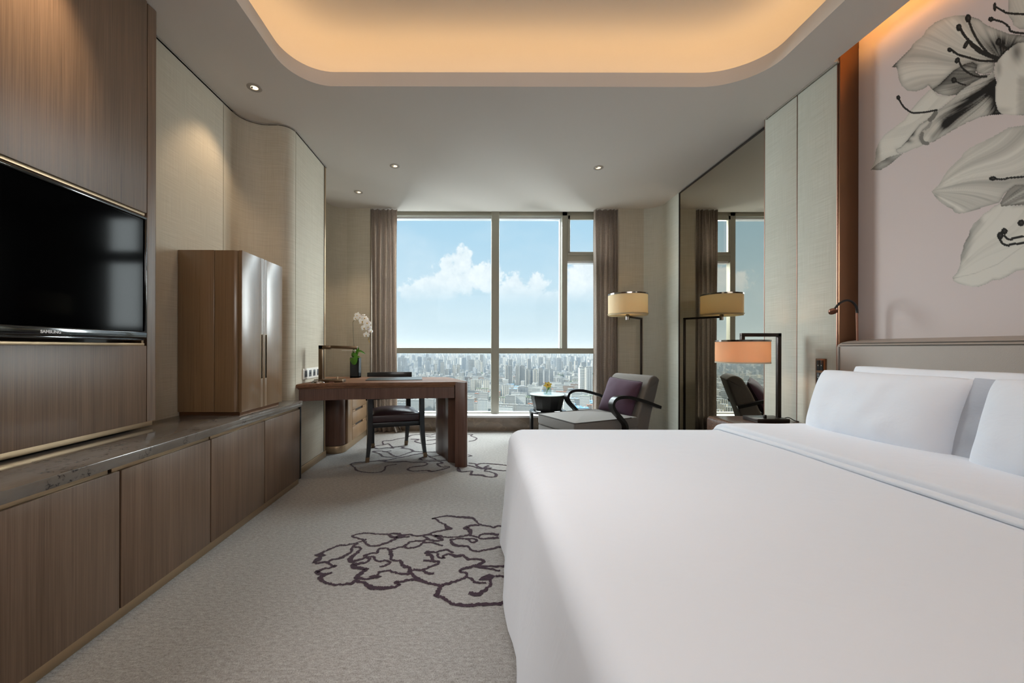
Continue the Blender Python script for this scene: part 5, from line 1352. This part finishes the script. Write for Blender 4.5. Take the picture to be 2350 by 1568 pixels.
den = nt.math('MAXIMUM', nt.math('MULTIPLY', den, fade), nt.math('MULTIPLY', veil, .35))
cl = nt.ramp(nt.math('ADD', nt.math('MULTIPLY', fine, .6), nt.math('MULTIPLY', big, .4)), [(.35, lin('E0E8F0')), (.6, lin('FDFDFF'))])
c = nt.mix(nt.math('MULTIPLY', den, .95), sky, cl)
# sky above and to both sides, outside the view, brightened to light the room
def rise(val, f0, f1): return nt.new('ShaderNodeMapRange', {'Value': val, 'From Min': f0, 'From Max': f1}, interpolation_type='SMOOTHSTEP').outputs[0]
far = nt.math('MAXIMUM', nt.math('MAXIMUM', rise(el, .34, .55), rise(sp.outputs[0], .40, .62)), rise(nt.math('MULTIPLY', sp.outputs[0], -1), .66, .80))
above = rise(el, -.02, .06)
far = nt.math('MULTIPLY', far, above)
hi = nt.math('MULTIPLY_ADD', far, SKY_HI - 1, 1.0)
c = nt.mix(nt.math('MULTIPLY', far, .8), c, (.93, .96, 1, 1))
bg = nt.new('ShaderNodeBackground', {'Color': c, 'Strength': nt.math('MULTIPLY', hi, SKY_LO)})
nt.l.new(bg.outputs[0], nt.new('ShaderNodeOutputWorld').inputs[0]) if 'World Output' not in nt.n else nt.l.new(bg.outputs[0], nt.n['World Output'].inputs[0])
# ================================================================== LIGHTS AND CAMERA
sun = bpy.data.lights.new('sun', 'SUN'); sun.energy = 5; sun.angle = math.radians(2); sun.color = (1, .95, .86)
so = bpy.data.objects.new('sun', sun); COL.objects.link(so); so.rotation_euler = Vector((1, .12, -.85)).to_track_quat('-Z', 'Y').to_euler()
WARM = (1, .80, .60)
downlight(584, 201, (-2.0, 2.5, .8), 'round recessed downlight nearest the camera, over the left fabric wall', 12)
downlight(906, 381, (-.79, 3.75, 0), 'round recessed downlight over the desk, right of the one in the window corner', 18)
downlight(1373, 385, (1.17, 3.78, 0), 'round recessed downlight over the lounge chair, on the right of the ceiling', 22)
downlight(823, 441, (-1.5, 4.6, .8), 'smallest round recessed downlight, in the left corner nearest the window', 18)
spot((-1.30, 1.35, CE - .02), (-2.0, 1.4, 1.9), 34, 60)
spot((-1.35, .2, CE - .02), (-1.7, .2, .6), 40, 80)
for x, y, p in ((1.0, 2.2, 130), (1.5, 1.5, 110), (-.3, 1.6, 30), (.6, 1.0, 40), (-.6, .2, 40), (1.2, 1.9, 24)):
    spot((x, y, 3.05), (x, y, 0), p * FILL, 80 if p > 100 else 110, (.97, .97, 1), .12, 1)  # added fill spots over bed and aisle, with no fittings of their own
for y in (.6, 1.5): spot((-1.45, y, CE - .02), (.14, y + .25, .12), 60 * FOOT, 48, (1, .97, .95), .08, 1)  # added spots that brighten the foot of the bed; no fittings there
def area(l, tgt, sx, sy, e, col):
    d = bpy.data.lights.new('fill_area_lamp', 'AREA'); d.shape = 'RECTANGLE'; d.size = sx; d.size_y = sy; d.energy = e; d.color = col; d.spread = math.radians(110)
    o = bpy.data.objects.new('fill_area_lamp', d); COL.objects.link(o); o.location = l; o.rotation_euler = (Vector(tgt) - Vector(l)).to_track_quat('-Z', 'Y').to_euler(); return o
area((.3, -2.3, 2.3), (.2, 5, 1.5), 3.2, .9, BACK, (1, .97, .94))  # added fill lamp behind the camera, not a fixture of the room
for l_, t_, e_ in (((-2.75, 6.7, 2.7), (2.2, 2.4, 1.4), SIDE), ((3.45, 6.5, 2.7), (-1.5, 3.3, 1.3), SIDE * 1.6)):
    q_ = area(l_, t_, 2.2, 2.6, e_, (.95, .98, 1)); q_.name = 'window_fill_lamp'; q_.data.name = 'window_fill_lamp'; q_.data.spread = PI  # unseen area lamps added beside the window to boost the light coming in
dl_ = area((.25, 6.3, 4.1), (.2, 3.2, .6), 4.2, 2.2, DAY, (.93, .97, 1)); dl_.name = 'window_fill_lamp'; dl_.data.name = 'window_fill_lamp'; dl_.data.spread = PI  # unseen area lamp added above the window as extra skylight
cam = bpy.data.cameras.new('camera'); co_ = bpy.data.objects.new('camera', cam); COL.objects.link(co_)
cam.sensor_fit = 'HORIZONTAL'; cam.sensor_width = 36; cam.lens = 36 * F / 2350
cam.shift_x = (1175 - CX) / 2350; cam.shift_y = -(784 - CY) / 2350
cam.clip_start = .02; cam.clip_end = 60000
co_.matrix_world = Matrix(((CR, -SR, 0, 0), (0, 0, -1, 0), (SR, CR, 0, H), (0, 0, 0, 1)))
scene.camera = co_
scene.view_settings.view_transform = 'Standard'; scene.view_settings.look = 'None'; scene.view_settings.gamma = 1; scene.view_settings.exposure = EXPO
scene.view_settings.use_curve_mapping = False
cy_ = scene.cycles; cy_.max_bounces = 8; cy_.diffuse_bounces = 4; cy_.glossy_bounces = 4; cy_.transmission_bounces = 4; cy_.transparent_max_bounces = 12; cy_.volume_bounces = 0
cy_.use_denoising = True; cy_.sample_clamp_indirect = 6; cy_.caustics_reflective = False; cy_.caustics_refractive = False
cy_.volume_max_steps = 64
